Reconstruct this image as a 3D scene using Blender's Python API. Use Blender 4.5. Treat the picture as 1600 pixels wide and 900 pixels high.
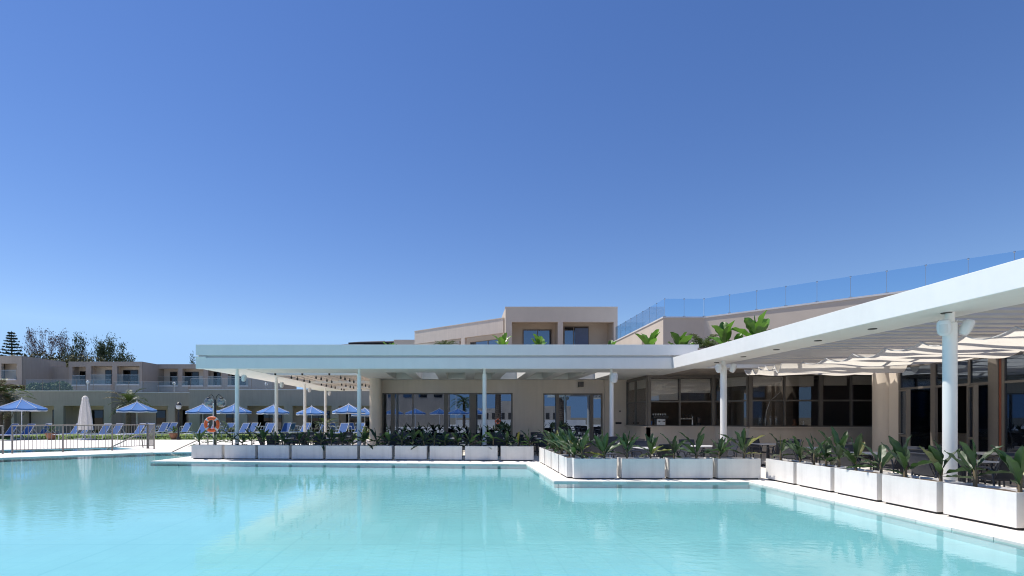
import bpy, bmesh, math, random
from mathutils import Vector, Matrix, Euler
R = math.radians
PI = math.pi
random.seed(7)
sc = bpy.context.scene
C = sc.collection
for o in list(bpy.data.objects):
    bpy.data.objects.remove(o, do_unlink=True)

# ------------------------------------------------------------------ camera, sky, sun, exposure
EYE = 1.63
FOC = 800.0          # focal length in pixels of the 1600 wide photograph (18 mm)
cam = bpy.data.cameras.new('camera')
cam.lens = 18.0; cam.sensor_width = 36.0
cam.shift_x = (800 - 722) / 1600.0
cam.shift_y = (652 - 450) / 1600.0
cam.clip_start = 0.1; cam.clip_end = 4000
camo = bpy.data.objects.new('camera', cam); C.objects.link(camo)
camo.location = (0, 0, EYE); camo.rotation_euler = (PI / 2, 0, 0)
sc.camera = camo

SUN_EL, SUN_AZ = R(64), R(-66)      # azimuth from +Y towards +X
world = bpy.data.worlds.new('World'); sc.world = world; world.use_nodes = True
wn = world.node_tree.nodes; wl = world.node_tree.links
sky = wn.new('ShaderNodeTexSky'); sky.sky_type = 'NISHITA'; sky.sun_disc = False
sky.sun_elevation = SUN_EL; sky.sun_rotation = SUN_AZ
sky.altitude = 0; sky.air_density = 1.0; sky.dust_density = 0.05; sky.ozone_density = 2.0
hs = wn.new('ShaderNodeHueSaturation'); hs.inputs['Hue'].default_value = 0.513; hs.inputs['Saturation'].default_value = 1.22; hs.inputs['Value'].default_value = 1.0
# the low haze band of the sky model is kept a few degrees up all round, as the clear air of the photograph shows
wtc = wn.new('ShaderNodeTexCoord'); wsp = wn.new('ShaderNodeSeparateXYZ'); wcb = wn.new('ShaderNodeCombineXYZ'); wmx = wn.new('ShaderNodeMath')
wmx.operation = 'MAXIMUM'; wmx.inputs[1].default_value = 0.15
wl.new(wtc.outputs['Generated'], wsp.inputs[0]); wl.new(wsp.outputs[0], wcb.inputs[0]); wl.new(wsp.outputs[1], wcb.inputs[1])
wl.new(wsp.outputs[2], wmx.inputs[0]); wl.new(wmx.outputs[0], wcb.inputs[2]); wl.new(wcb.outputs[0], sky.inputs[0])
wl.new(sky.outputs[0], hs.inputs['Color']); wl.new(hs.outputs[0], wn['Background'].inputs[0])
wn['Background'].inputs[1].default_value = 0.105

sd = bpy.data.lights.new('sun', 'SUN'); sd.energy = 4.5; sd.angle = R(0.53); sd.color = (1.0, 0.94, 0.85)
so = bpy.data.objects.new('sun', sd); C.objects.link(so)
to_sun = Vector((math.sin(SUN_AZ) * math.cos(SUN_EL), math.cos(SUN_AZ) * math.cos(SUN_EL), math.sin(SUN_EL)))
so.rotation_euler = to_sun.to_track_quat('Z', 'Y').to_euler(); so.location = to_sun * 60

vs = sc.view_settings
vs.view_transform = 'Standard'; vs.look = 'None'; vs.gamma = 1.0; vs.use_curve_mapping = False
vs.exposure = 0.35
sc.render.engine = 'CYCLES'
cy = sc.cycles
cy.use_denoising = True
cy.pixel_filter_type = 'BLACKMAN_HARRIS'; cy.filter_width = 1.1
cy.max_bounces = 12; cy.diffuse_bounces = 8; cy.glossy_bounces = 4; cy.transparent_max_bounces = 24
cy.caustics_reflective = False; cy.caustics_refractive = False
cy.sample_clamp_indirect = 6.0

def fx(px, Y):            # lateral metre of something seen at photo column px when it stands Y metres away
    return (px - 722) / FOC * Y
def fz(py, Y):            # height of something seen at photo row py when it stands Y metres away
    return EYE + (652 - py) / FOC * Y

# ------------------------------------------------------------------ materials
MATS = {}
def mat(name, col, rough=0.6, var=0.0, vscale=3.0, bump=0.0, bscale=40.0, metal=0.0, objvar=0.0, spec=0.5, streak=0.0, transl=None, stretch=(1, 1, 1)):
    m = bpy.data.materials.new(name); m.use_nodes = True
    nt = m.node_tree; N = nt.nodes; L = nt.links
    b = N['Principled BSDF']
    b.inputs['Base Color'].default_value = (*col, 1)
    b.inputs['Roughness'].default_value = rough
    b.inputs['Metallic'].default_value = metal
    b.inputs['Specular IOR Level'].default_value = spec
    tc = N.new('ShaderNodeTexCoord')
    mp = N.new('ShaderNodeMapping'); mp.inputs['Scale'].default_value = stretch
    L.new(tc.outputs['Object'], mp.inputs['Vector'])
    src = None
    def mult(colsock, facsock, lo, hi):
        mr = N.new('ShaderNodeMapRange'); mr.inputs['To Min'].default_value = lo; mr.inputs['To Max'].default_value = hi
        L.new(facsock, mr.inputs['Value'])
        mx = N.new('ShaderNodeMix'); mx.data_type = 'RGBA'; mx.blend_type = 'MULTIPLY'; mx.inputs[0].default_value = 1
        if colsock is None: mx.inputs[6].default_value = (*col, 1)
        else: L.new(colsock, mx.inputs[6])
        L.new(mr.outputs[0], mx.inputs[7])
        return mx.outputs[2]
    if var > 0:
        n1 = N.new('ShaderNodeTexNoise'); n1.inputs['Scale'].default_value = vscale; n1.inputs['Detail'].default_value = 6
        n1.inputs['Roughness'].default_value = 0.65
        L.new(mp.outputs[0], n1.inputs['Vector'])
        mr = N.new('ShaderNodeMapRange'); mr.inputs['From Min'].default_value = 0.3; mr.inputs['From Max'].default_value = 0.7
        L.new(n1.outputs[0], mr.inputs['Value'])
        src = mult(src, mr.outputs[0], 1 - var, 1 + var * 0.5)
        rr = N.new('ShaderNodeMapRange'); rr.inputs['To Min'].default_value = max(0.02, rough - 0.12); rr.inputs['To Max'].default_value = min(1, rough + 0.12)
        L.new(n1.outputs[0], rr.inputs['Value']); L.new(rr.outputs[0], b.inputs['Roughness'])
    if streak > 0:      # faint run-off streaks
        mp2 = N.new('ShaderNodeMapping'); mp2.inputs['Scale'].default_value = (5, 5, 0.35)
        L.new(tc.outputs['Object'], mp2.inputs['Vector'])
        n3 = N.new('ShaderNodeTexNoise'); n3.inputs['Scale'].default_value = 1.3; n3.inputs['Detail'].default_value = 5
        L.new(mp2.outputs[0], n3.inputs['Vector'])
        mr = N.new('ShaderNodeMapRange'); mr.inputs['From Min'].default_value = 0.45; mr.inputs['From Max'].default_value = 0.75
        L.new(n3.outputs[0], mr.inputs['Value'])
        src = mult(src, mr.outputs[0], 1.0, 1 - streak)
    if objvar > 0:
        oi = N.new('ShaderNodeObjectInfo')
        src = mult(src, oi.outputs['Random'], 1 - objvar, 1 + objvar * 0.6)
    if src is not None: L.new(src, b.inputs['Base Color'])
    if bump > 0:
        n2 = N.new('ShaderNodeTexNoise'); n2.inputs['Scale'].default_value = bscale; n2.inputs['Detail'].default_value = 4
        L.new(mp.outputs[0], n2.inputs['Vector'])
        bp = N.new('ShaderNodeBump'); bp.inputs['Strength'].default_value = bump; bp.inputs['Distance'].default_value = 0.01
        L.new(n2.outputs[0], bp.inputs['Height']); L.new(bp.outputs[0], b.inputs['Normal'])
    if transl:
        t = N.new('ShaderNodeBsdfTranslucent')
        tcol = tuple(min(1, c * transl[1]) for c in col)
        t.inputs[0].default_value = (*tcol, 1)
        if src is not None:
            g = N.new('ShaderNodeMix'); g.data_type = 'RGBA'; g.blend_type = 'MULTIPLY'; g.inputs[0].default_value = 1
            L.new(src, g.inputs[6]); g.inputs[7].default_value = (transl[1], transl[1], transl[1] * 0.7 if len(transl) > 2 else transl[1], 1)
            L.new(g.outputs[2], t.inputs[0])
        ms = N.new('ShaderNodeMixShader'); ms.inputs[0].default_value = transl[0]
        L.new(b.outputs[0], ms.inputs[1]); L.new(t.outputs[0], ms.inputs[2])
        L.new(ms.outputs[0], N['Material Output'].inputs[0])
    MATS[name] = m
    return m

def glass(name, tint, refl, rough=0.0, col=(0.95, 0.97, 1.0)):
    m = bpy.data.materials.new(name); m.use_nodes = True
    nt = m.node_tree; N = nt.nodes; L = nt.links
    N.remove(N['Principled BSDF'])
    tr = N.new('ShaderNodeBsdfTransparent'); tr.inputs[0].default_value = (*tint, 1)
    gl = N.new('ShaderNodeBsdfGlossy'); gl.inputs['Roughness'].default_value = rough; gl.inputs[0].default_value = (*col, 1)
    fr = N.new('ShaderNodeFresnel')
    ge = N.new('ShaderNodeNewGeometry'); mri = N.new('ShaderNodeMapRange'); mri.inputs['To Min'].default_value = 1.5; mri.inputs['To Max'].default_value = 1 / 1.5
    L.new(ge.outputs['Backfacing'], mri.inputs['Value']); L.new(mri.outputs[0], fr.inputs[0])
    ad = N.new('ShaderNodeMath'); ad.operation = 'MAXIMUM'; ad.inputs[1].default_value = refl
    L.new(fr.outputs[0], ad.inputs[0])
    ms = N.new('ShaderNodeMixShader'); L.new(ad.outputs[0], ms.inputs[0]); L.new(tr.outputs[0], ms.inputs[1]); L.new(gl.outputs[0], ms.inputs[2])
    L.new(ms.outputs[0], N['Material Output'].inputs[0])
    MATS[name] = m

mat('white_paint', (0.80, 0.785, 0.755), 0.45, 0.04, 1.2, 0.05, 60, streak=0.02)
mat('planter_white', (0.78, 0.76, 0.73), 0.5, 0.10, 2.5, 0.08, 80, objvar=0.07, streak=0.12)
mat('planter_dark', (0.03, 0.03, 0.03), 0.7)
mat('soil', (0.10, 0.075, 0.055), 0.95, 0.5, 14, 0.8, 50)
mat('beige_wall', (0.68, 0.595, 0.505), 0.85, 0.07, 0.7, 0.25, 90, streak=0.06)
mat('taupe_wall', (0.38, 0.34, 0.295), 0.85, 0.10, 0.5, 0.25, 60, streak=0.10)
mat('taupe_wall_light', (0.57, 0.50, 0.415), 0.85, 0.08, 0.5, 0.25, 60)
mat('parapet_cap', (0.62, 0.62, 0.62), 0.6, 0.1, 1.5)
mat('ceiling_grey', (0.74, 0.73, 0.69), 0.7, 0.05, 1.0)
mat('ceiling_plank', (0.62, 0.54, 0.45), 0.7, 0.12, 3.0, objvar=0.15, stretch=(8, 1, 8))
mat('frame_taupe', (0.17, 0.15, 0.13), 0.45, 0.08, 4)
mat('frame_dark', (0.06, 0.055, 0.05), 0.45, 0.08, 4)
mat('frame_rust', (0.22, 0.06, 0.03), 0.5)
mat('louvre_grey', (0.52, 0.50, 0.48), 0.5, 0.06, 2)
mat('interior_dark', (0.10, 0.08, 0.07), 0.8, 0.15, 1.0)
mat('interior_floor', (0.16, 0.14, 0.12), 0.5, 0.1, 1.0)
mat('blind_cream', (0.80, 0.75, 0.66), 0.8, 0.05, 2, transl=(0.3, 0.9))
mat('fabric_cream', (0.83, 0.79, 0.72), 0.9, 0.05, 2, 0.1, 200, transl=(0.6, 1.0))
mat('black_metal', (0.02, 0.02, 0.02), 0.4)
mat('steel', (0.55, 0.55, 0.55), 0.3, 0.1, 6, metal=1.0)
mat('fence_metal', (0.26, 0.235, 0.21), 0.5, 0.12, 6, metal=0.3)
mat('speaker_white', (0.70, 0.71, 0.72), 0.5, 0.05, 6)
mat('chair_dark', (0.035, 0.04, 0.055), 0.55, 0.2, 30, 0.3, 150, objvar=0.2)
mat('chair_frame', (0.03, 0.034, 0.045), 0.35)
mat('table_top', (0.62, 0.62, 0.62), 0.35, 0.05, 3)
mat('blue_fabric', (0.085, 0.225, 0.55), 0.85, 0.12, 6, objvar=0.18, transl=(0.25, 1.0))
mat('blue_sling', (0.07, 0.165, 0.42), 0.8, 0.2, 12, 0.2, 200, objvar=0.2, transl=(0.2, 1.0))
mat('white_plastic', (0.78, 0.78, 0.78), 0.4, 0.05, 5)
mat('parasol_cream', (0.76, 0.71, 0.64), 0.9, 0.12, 8)
mat('orange_buoy', (0.80, 0.13, 0.025), 0.45, 0.15, 5)
mat('terracotta', (0.30, 0.14, 0.085), 0.8, 0.25, 6, 0.2, 40)
mat('banana_leaf', (0.032, 0.070, 0.026), 0.45, 0.3, 7, 0.15, 30, objvar=0.45, transl=(0.22, 2.2, 1))
mat('banana_leaf_bright', (0.10, 0.23, 0.035), 0.35, 0.25, 5, 0.15, 30, objvar=0.35, transl=(0.35, 1.8, 1))
mat('banana_leaf_yellow', (0.15, 0.16, 0.045), 0.4, 0.35, 9, objvar=0.3, transl=(0.25, 1.6, 1))
mat('banana_stem', (0.20, 0.15, 0.085), 0.7, 0.35, 14)
mat('palm_leaf', (0.075, 0.115, 0.035), 0.5, 0.35, 3, objvar=0.35, transl=(0.2, 1.6, 1))
mat('palm_dry', (0.24, 0.20, 0.12), 0.7, 0.4, 3, objvar=0.3)
mat('bark', (0.17, 0.125, 0.09), 0.9, 0.4, 9, 0.7, 20)
mat('bark_grey', (0.20, 0.16, 0.145), 0.9, 0.3, 6)
mat('bark_twig', (0.17, 0.115, 0.10), 0.9, 0.3, 2)
mat('pine_leaf', (0.040, 0.075, 0.045), 0.7, 0.4, 1.0)
mat('tree_leaf', (0.055, 0.085, 0.035), 0.7, 0.5, 0.8, transl=(0.15, 1.5))
mat('scrub_leaf', (0.125, 0.125, 0.055), 0.8, 0.5, 0.6)
mat('hedge_leaf', (0.11, 0.16, 0.05), 0.7, 0.4, 1.2)
mat('grass', (0.13, 0.20, 0.04), 0.9, 0.4, 3)
mat('earth', (0.30, 0.26, 0.19), 0.95, 0.3, 0.05)
mat('roof_gravel', (0.36, 0.30, 0.25), 0.95, 0.3, 4, 0.4, 60)
mat('roof_tile_dark', (0.055, 0.05, 0.05), 0.7, 0.3, 3)
mat('curtain_blue', (0.16, 0.22, 0.36), 0.9, 0.1, 3, transl=(0.2, 1))
mat('brass', (0.6, 0.42, 0.2), 0.3, metal=1.0)
mat('ceramic', (0.72, 0.70, 0.66), 0.35)
mat('lamp_glass', (0.62, 0.66, 0.68), 0.1, transl=(0.3, 1))
mat('coping_stone', (0.74, 0.71, 0.66), 0.7, 0.10, 3, 0.2, 70, objvar=0.14)
mat('wood_counter', (0.24, 0.17, 0.12), 0.6, 0.2, 4)
glass('balustrade_glass', (0.80, 0.90, 0.97), 0.0)
glass('window_glass', (0.28, 0.29, 0.31), 0.24, col=(0.66, 0.80, 1.0))
glass('terrace_glass', (0.93, 0.96, 0.96), 0.0)
glass('hotel_glass', (0.12, 0.12, 0.13), 0.06)
glass('bar_glass', (0.90, 0.90, 0.90), 0.06)
glass('globe_glass', (0.80, 0.84, 0.86), 0.12)
glass('clear_glass', (0.9, 0.93, 0.95), 0.08)

# pale stone deck with fine tile joints
def deck_mat():
    m = mat('deck_stone', (0.79, 0.75, 0.70), 0.75, 0.10, 0.9, 0.15, 60)
    nt = m.node_tree; N = nt.nodes; L = nt.links
    b = N['Principled BSDF']
    tc = N.new('ShaderNodeTexCoord')
    br = N.new('ShaderNodeTexBrick'); br.offset = 0.5
    br.inputs['Color1'].default_value = (1, 1, 1, 1); br.inputs['Color2'].default_value = (0.93, 0.93, 0.92, 1)
    br.inputs['Mortar'].default_value = (0.62, 0.6, 0.57, 1); br.inputs['Scale'].default_value = 1.0
    br.inputs['Mortar Size'].default_value = 0.006; br.inputs['Brick Width'].default_value = 0.6; br.inputs['Row Height'].default_value = 0.4
    L.new(tc.outputs['Object'], br.inputs['Vector'])
    mx = N.new('ShaderNodeMix'); mx.data_type = 'RGBA'; mx.blend_type = 'MULTIPLY'; mx.inputs[0].default_value = 1
    old = b.inputs['Base Color'].links[0].from_socket
    L.new(old, mx.inputs[6]); L.new(br.outputs[0], mx.inputs[7]); L.new(mx.outputs[2], b.inputs['Base Color'])
deck_mat()

def pool_floor_mat():
    m = mat('pool_liner', (0.60, 0.75, 0.77), 0.6, 0.08, 0.6)
    nt = m.node_tree; N = nt.nodes; L = nt.links
    b = N['Principled BSDF']
    tc = N.new('ShaderNodeTexCoord')
    rot = N.new('ShaderNodeMapping'); rot.inputs['Rotation'].default_value = (0, 0, R(0))
    L.new(tc.outputs['Object'], rot.inputs['Vector'])
    def brick(w, h, mort, mc):
        br = N.new('ShaderNodeTexBrick'); br.offset = 0.0
        br.inputs['Color1'].default_value = (1, 1, 1, 1); br.inputs['Color2'].default_value = (0.96, 0.97, 0.98, 1)
        br.inputs['Mortar'].default_value = mc; br.inputs['Scale'].default_value = 1.0
        br.inputs['Mortar Size'].default_value = mort; br.inputs['Brick Width'].default_value = w; br.inputs['Row Height'].default_value = h
        L.new(rot.outputs[0], br.inputs['Vector'])
        return br.outputs[0]
    cur = b.inputs['Base Color'].links[0].from_socket
    for s in (brick(2.4, 2.4, 0.022, (0.91, 0.945, 0.955, 1)), brick(0.3, 0.3, 0.012, (0.91, 0.94, 0.95, 1))):
        mx = N.new('ShaderNodeMix'); mx.data_type = 'RGBA'; mx.blend_type = 'MULTIPLY'; mx.inputs[0].default_value = 1
        L.new(cur, mx.inputs[6]); L.new(s, mx.inputs[7]); cur = mx.outputs[2]
    L.new(cur, b.inputs['Base Color'])
pool_floor_mat()

def water_mat():
    m = bpy.data.materials.new('water'); m.use_nodes = True
    N = m.node_tree.nodes; L = m.node_tree.links
    N.remove(N['Principled BSDF'])
    tr = N.new('ShaderNodeBsdfTransparent'); tr.inputs[0].default_value = (0.565, 0.835, 0.87, 1)
    gl = N.new('ShaderNodeBsdfGlossy'); gl.inputs['Roughness'].default_value = 0.015; gl.inputs[0].default_value = (1, 1, 1, 1)
    fr = N.new('ShaderNodeFresnel'); fr.inputs[0].default_value = 1.33
    tc = N.new('ShaderNodeTexCoord')
    def noise(scale, stretch, detail):
        mp = N.new('ShaderNodeMapping'); mp.inputs['Scale'].default_value = stretch; mp.inputs['Rotation'].default_value = (0, 0, R(20))
        L.new(tc.outputs['Object'], mp.inputs['Vector'])
        n = N.new('ShaderNodeTexNoise'); n.inputs['Scale'].default_value = scale; n.inputs['Detail'].default_value = detail
        L.new(mp.outputs[0], n.inputs['Vector']); return n.outputs[0]
    a = noise(6.0, (1, 1.5, 1), 7); b = noise(1.1, (1, 1.3, 1), 2); c = noise(0.22, (1, 1, 1), 2)
    # calmer and livelier patches of wind ripple
    mrc = N.new('ShaderNodeMapRange'); mrc.inputs['From Min'].default_value = 0.38; mrc.inputs['From Max'].default_value = 0.62
    mrc.inputs['To Min'].default_value = 0.25; mrc.inputs['To Max'].default_value = 1.0
    L.new(c, mrc.inputs['Value'])
    bp1 = N.new('ShaderNodeBump'); bp1.inputs['Distance'].default_value = 0.0037
    L.new(mrc.outputs[0], bp1.inputs['Strength'])
    L.new(a, bp1.inputs['Height'])
    bp2 = N.new('ShaderNodeBump'); bp2.inputs['Strength'].default_value = 1.0; bp2.inputs['Distance'].default_value = 0.0018
    L.new(b, bp2.inputs['Height']); L.new(bp1.outputs[0], bp2.inputs['Normal'])
    L.new(bp2.outputs[0], gl.inputs['Normal']); L.new(bp2.outputs[0], fr.inputs['Normal'])
    ms = N.new('ShaderNodeMixShader'); L.new(fr.outputs[0], ms.inputs[0]); L.new(tr.outputs[0], ms.inputs[1]); L.new(gl.outputs[0], ms.inputs[2])
    L.new(ms.outputs[0], N['Material Output'].inputs[0])
    MATS['water'] = m
water_mat()

# ------------------------------------------------------------------ mesh helpers
class MB:
    def __init__(self): self.v = []; self.f = []
    def add(self, vs, fs):
        n = len(self.v); self.v += [tuple(p) for p in vs]; self.f += [tuple(i + n for i in f) for f in fs]; return self
    def box(self, x0, x1, y0, y1, z0, z1, M=None):
        if x0 > x1: x0, x1 = x1, x0
        if y0 > y1: y0, y1 = y1, y0
        if z0 > z1: z0, z1 = z1, z0
        p = [Vector(q) for q in ((x0,y0,z0),(x1,y0,z0),(x1,y1,z0),(x0,y1,z0),(x0,y0,z1),(x1,y0,z1),(x1,y1,z1),(x0,y1,z1))]
        if M is not None: p = [M @ q for q in p]
        return self.add(p, ((3,2,1,0),(4,5,6,7),(0,1,5,4),(1,2,6,5),(2,3,7,6),(3,0,4,7)))
    def wallseg(self, a, b, z0, z1, t=0.1, off=0.0):     # upright slab between plan points a and b, thickness t to the right of a->b
        a = Vector(a); b = Vector(b); d = (b - a).normalized(); n = Vector((d.y, -d.x))
        p = [a + n * off, b + n * off, b + n * (off + t), a + n * (off + t)]
        return self.prism([(q.x, q.y) for q in p], z0, z1)
    def prism(self, poly, z0, z1):
        ar = sum(poly[i][0] * poly[(i + 1) % len(poly)][1] - poly[(i + 1) % len(poly)][0] * poly[i][1] for i in range(len(poly)))
        if ar < 0: poly = poly[::-1]
        n = len(poly)
        vs = [(x, y, z0) for x, y in poly] + [(x, y, z1) for x, y in poly]
        fs = [tuple(range(n - 1, -1, -1)), tuple(range(n, 2 * n))] + [(i, (i + 1) % n, n + (i + 1) % n, n + i) for i in range(n)]
        return self.add(vs, fs)
    def tube(self, pts, r, seg=8, cap=True):
        pts = [Vector(p) for p in pts]; n = len(pts)
        rs = r if isinstance(r, (list, tuple)) else [r] * n
        vs = []; fs = []
        up = None
        for i, p in enumerate(pts):
            t = (pts[min(i + 1, n - 1)] - pts[max(i - 1, 0)]).normalized()
            if up is None:
                up = Vector((0, 0, 1)) if abs(t.z) < 0.9 else Vector((1, 0, 0))
            s = t.cross(up)
            if s.length < 1e-4: s = t.cross(Vector((0.3, 1, 0.2)))
            s.normalize(); u = s.cross(t).normalized(); up = u
            for k in range(seg):
                a = 2 * PI * k / seg
                vs.append(p + (s * math.cos(a) + u * math.sin(a)) * rs[i])
        for i in range(n - 1):
            for k in range(seg):
                k2 = (k + 1) % seg
                fs.append((i * seg + k, i * seg + k2, (i + 1) * seg + k2, (i + 1) * seg + k))
        if cap:
            fs.append(tuple(range(seg - 1, -1, -1))); fs.append(tuple((n - 1) * seg + k for k in range(seg)))
        return self.add(vs, fs)
    def lathe(self, prof, seg=20, cx=0, cy=0, mod=None):
        vs = []; fs = []
        for (r, z) in prof:
            for k in range(seg):
                a = 2 * PI * k / seg; rr = r * (mod(a, z) if mod else 1)
                vs.append((cx + rr * math.cos(a), cy + rr * math.sin(a), z))
        n = len(prof)
        for i in range(n - 1):
            for k in range(seg):
                k2 = (k + 1) % seg
                fs.append((i * seg + k, i * seg + k2, (i + 1) * seg + k2, (i + 1) * seg + k))
        if prof[0][0] > 1e-4: fs.append(tuple(range(seg - 1, -1, -1)))
        if prof[-1][0] > 1e-4: fs.append(tuple((n - 1) * seg + k for k in range(seg)))
        return self.add(vs, fs)
    def mesh(self, name, smooth=False, bevel=0.0, shift=None):
        me = bpy.data.meshes.new(name)
        v = self.v
        if shift is not None: v = [(p[0] - shift[0], p[1] - shift[1], p[2] - shift[2]) for p in v]
        me.from_pydata([tuple(p) for p in v], [], self.f); me.update()
        if bevel > 0:
            bm = bmesh.new(); bm.from_mesh(me)
            bmesh.ops.bevel(bm, geom=bm.edges[:], offset=bevel, segments=2, affect='EDGES', profile=0.6)
            bm.to_mesh(me); bm.free()
        if smooth:
            me.polygons.foreach_set('use_smooth', [True] * len(me.polygons)); me.update()
            try: me.set_sharp_from_angle(angle=R(40))
            except Exception: pass
        return me

def link(name, me, material, parent=None, loc=(0, 0, 0), rot=(0, 0, 0)):
    o = bpy.data.objects.new(name, me); C.objects.link(o)
    if material and not me.materials: me.materials.append(MATS[material])
    if parent: o.parent = parent
    o.location = loc; o.rotation_euler = rot
    return o
def obj(name, mb, material, parent=None, smooth=False, bevel=0.0, local=False):
    """mesh object; with a parent and local=False the coordinates are world ones and are made relative to the parent"""
    shift = None
    if parent is not None and not local:
        q = parent; s = Vector((0, 0, 0))
        while q is not None: s += q.location; q = q.parent
        shift = s
    return link(name, mb.mesh(name, smooth, bevel, shift), material, parent)
def tag(o, label, cat, group=None):
    o['label'] = label; o['category'] = cat
    if group: o['group'] = group
    return o
def thing(name, label, cat, loc=(0, 0, 0), rz=0, group=None):
    o = bpy.data.objects.new(name, None); C.objects.link(o); o.empty_display_size = 0.2
    o.location = loc; o.rotation_euler = (0, 0, rz)
    return tag(o, label, cat, group)
def struct(name, mb, material, kind='structure', **k):
    o = obj(name, mb, material, **k); o['kind'] = kind; return o
def copy_tree(o, parent=None):
    c = o.copy(); C.objects.link(c); c.parent = parent
    for ch in o.children: copy_tree(ch, c)
    return c
class Kind:
    def __init__(self, build): self.build = build; self.root = None
    def place(self, loc, rz, label, cat, group=None, scale=1.0):
        if self.root is None: r = self.root = self.build()
        else: r = copy_tree(self.root)
        r.location = loc; r.rotation_euler = (0, 0, rz); r.scale = (scale,) * 3
        if 'group' in r: del r['group']
        return tag(r, label, cat, group)
def empty(name):
    o = bpy.data.objects.new(name, None); C.objects.link(o); o.empty_display_size = 0.2; return o
ORD = ['first', 'second', 'third', 'fourth', 'fifth', 'sixth', 'seventh', 'eighth', 'ninth', 'tenth', 'eleventh', 'twelfth', 'thirteenth',
       'fourteenth', 'fifteenth', 'sixteenth', 'seventeenth', 'eighteenth', 'nineteenth', 'twentieth', 'twenty-first', 'twenty-second']

# ------------------------------------------------------------------ the setting: deck, pools, water
POOL = [(-26, 1.0), (7.2, 1.0), (7.2, 12.85), (2.34, 13.0), (2.23, 17.67), (-11.5, 18.9), (-10.95, 24.3), (-14.3, 23.7), (-18.4, 20.5), (-26, 14.8)]
KIDS = [(-28.0, 18.4), (-21.0, 23.1), (-17.3, 25.5), (-16.7, 26.3), (-18.7, 27.7), (-23.5, 25.6), (-31, 20.8)]
def filled(outer, holes, z):
    bm = bmesh.new(); es = []
    for loop in [outer] + holes:
        vs = [bm.verts.new((x, y, z)) for x, y in loop]
        for i in range(len(vs)): es.append(bm.edges.new((vs[i], vs[(i + 1) % len(vs)])))
    bmesh.ops.triangle_fill(bm, use_beauty=True, use_dissolve=False, edges=es)
    bmesh.ops.recalc_face_normals(bm, faces=bm.faces)
    for f in bm.faces:
        if f.normal.z < 0: f.normal_flip()
    me = bpy.data.meshes.new('sheet'); bm.to_mesh(me); bm.free(); return me
DECK = [(-75, -60), (45, -60), (45, 60), (-75, 60)]
o = link('pool_deck', filled(DECK, [POOL, KIDS], 0.0), 'deck_stone'); o['kind'] = 'structure'
o = link('ground', filled([(-1800, -1800), (1800, -1800), (1800, 1800), (-1800, 1800)], [DECK], -0.004), 'earth'); o['kind'] = 'structure'
def basin(name, poly, depth):
    n = len(poly); mb = MB()
    mb.add([(x, y, 0.0) for x, y in poly] + [(x, y, -depth) for x, y in poly], [(i, (i + 1) % n, n + (i + 1) % n, n + i) for i in range(n)] + [tuple(range(n, 2 * n))])
    struct(name, mb, 'pool_liner')
basin('pool_basin', POOL, 0.16); basin('kids_pool_basin', KIDS, 0.14)
o = link('pool_water', filled(POOL, [], -0.028), 'water'); o['kind'] = 'structure'
o = link('kids_pool_water', filled(KIDS, [], -0.03), 'water'); o['kind'] = 'structure'

def coping(name, a, b, w=0.42, L=0.6):
    """row of stone slabs from a to b along the pool edge, lying on the left of a->b"""
    a = Vector(a); b = Vector(b); d = (b - a); ln = d.length; d.normalize(); n = Vector((-d.y, d.x))
    k = max(1, round(ln / L)); step = ln / k
    mb = MB().box(0.004, step - 0.004, -0.012, w, -0.05, 0.010)
    me = mb.mesh('slab', bevel=0.004)
    base = bpy.data.objects.new(name, None); C.objects.link(base); base['kind'] = 'structure'; base.location = (a.x, a.y, 0)
    base.rotation_euler = (0, 0, math.atan2(d.y, d.x))
    for i in range(k):
        link('slab', me, 'coping_stone', base, (i * step, 0, random.uniform(-0.001, 0.0015)))
# the pool polygon runs anticlockwise, so the deck lies on its right: give each run reversed
for a, b in ((POOL[2], POOL[1]), (POOL[3], POOL[2]), (POOL[4], POOL[3]), (POOL[5], POOL[4]), (POOL[6], POOL[5]), (POOL[8], POOL[7]), (POOL[9], POOL[8])):
    coping('pool_coping', a, b)
gm = MB(); gm.prism([(-48, 37.5), (-7, 37.0), (-7, 50), (-48, 50)], 0.004, 0.006)
struct('lawn', gm, 'grass')
# blades for the near edge of the lawn
gb = MB()
for i in range(5200):
    x = random.uniform(-40, -8); y = random.uniform(37.2, 44)
    h = random.uniform(0.05, 0.12); a = random.uniform(0, PI); w = 0.03
    dx, dy = math.cos(a) * w, math.sin(a) * w; lx, ly = random.uniform(-.04, .04), random.uniform(-.04, .04)
    gb.add([(x - dx, y - dy, 0.005), (x + dx, y + dy, 0.005), (x + lx, y + ly, h)], [(0, 1, 2)])
o = struct('grass_blades', gb, 'grass', kind='stuff'); tag(o, 'short green lawn grass under the blue loungers', 'grass')

# ------------------------------------------------------------------ poolside canopy (left and middle)
ZS = 3.55          # soffit
cano = thing('poolside_canopy', 'long white flat canopy on slim round posts along the pool terrace', 'canopy', (-1.0, 20.0, 0))
obj('upper_fascia', MB().box(-10.4, 9.25, 19.99, 20.14, 4.05, 4.47), 'white_paint', cano, bevel=0.006)
obj('shadow_gap', MB().box(-10.3, 8.18, 20.05, 20.16, 3.95, 4.06), 'louvre_grey', cano)
obj('lower_fascia', MB().box(-10.4, 8.19, 19.985, 20.2, 3.53, 3.96), 'white_paint', cano, bevel=0.006)
obj('side_beam', MB().box(-10.39, -8.65, 20.21, 37.6, 3.56, 3.98).box(-10.38, -10.1, 20.15, 37.6, 3.985, 4.46), 'white_paint', cano)
obj('drip_rail', MB().box(-10.42, -10.0, 19.96, 20.2, 3.955, 4.0), 'white_paint', cano)
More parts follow.
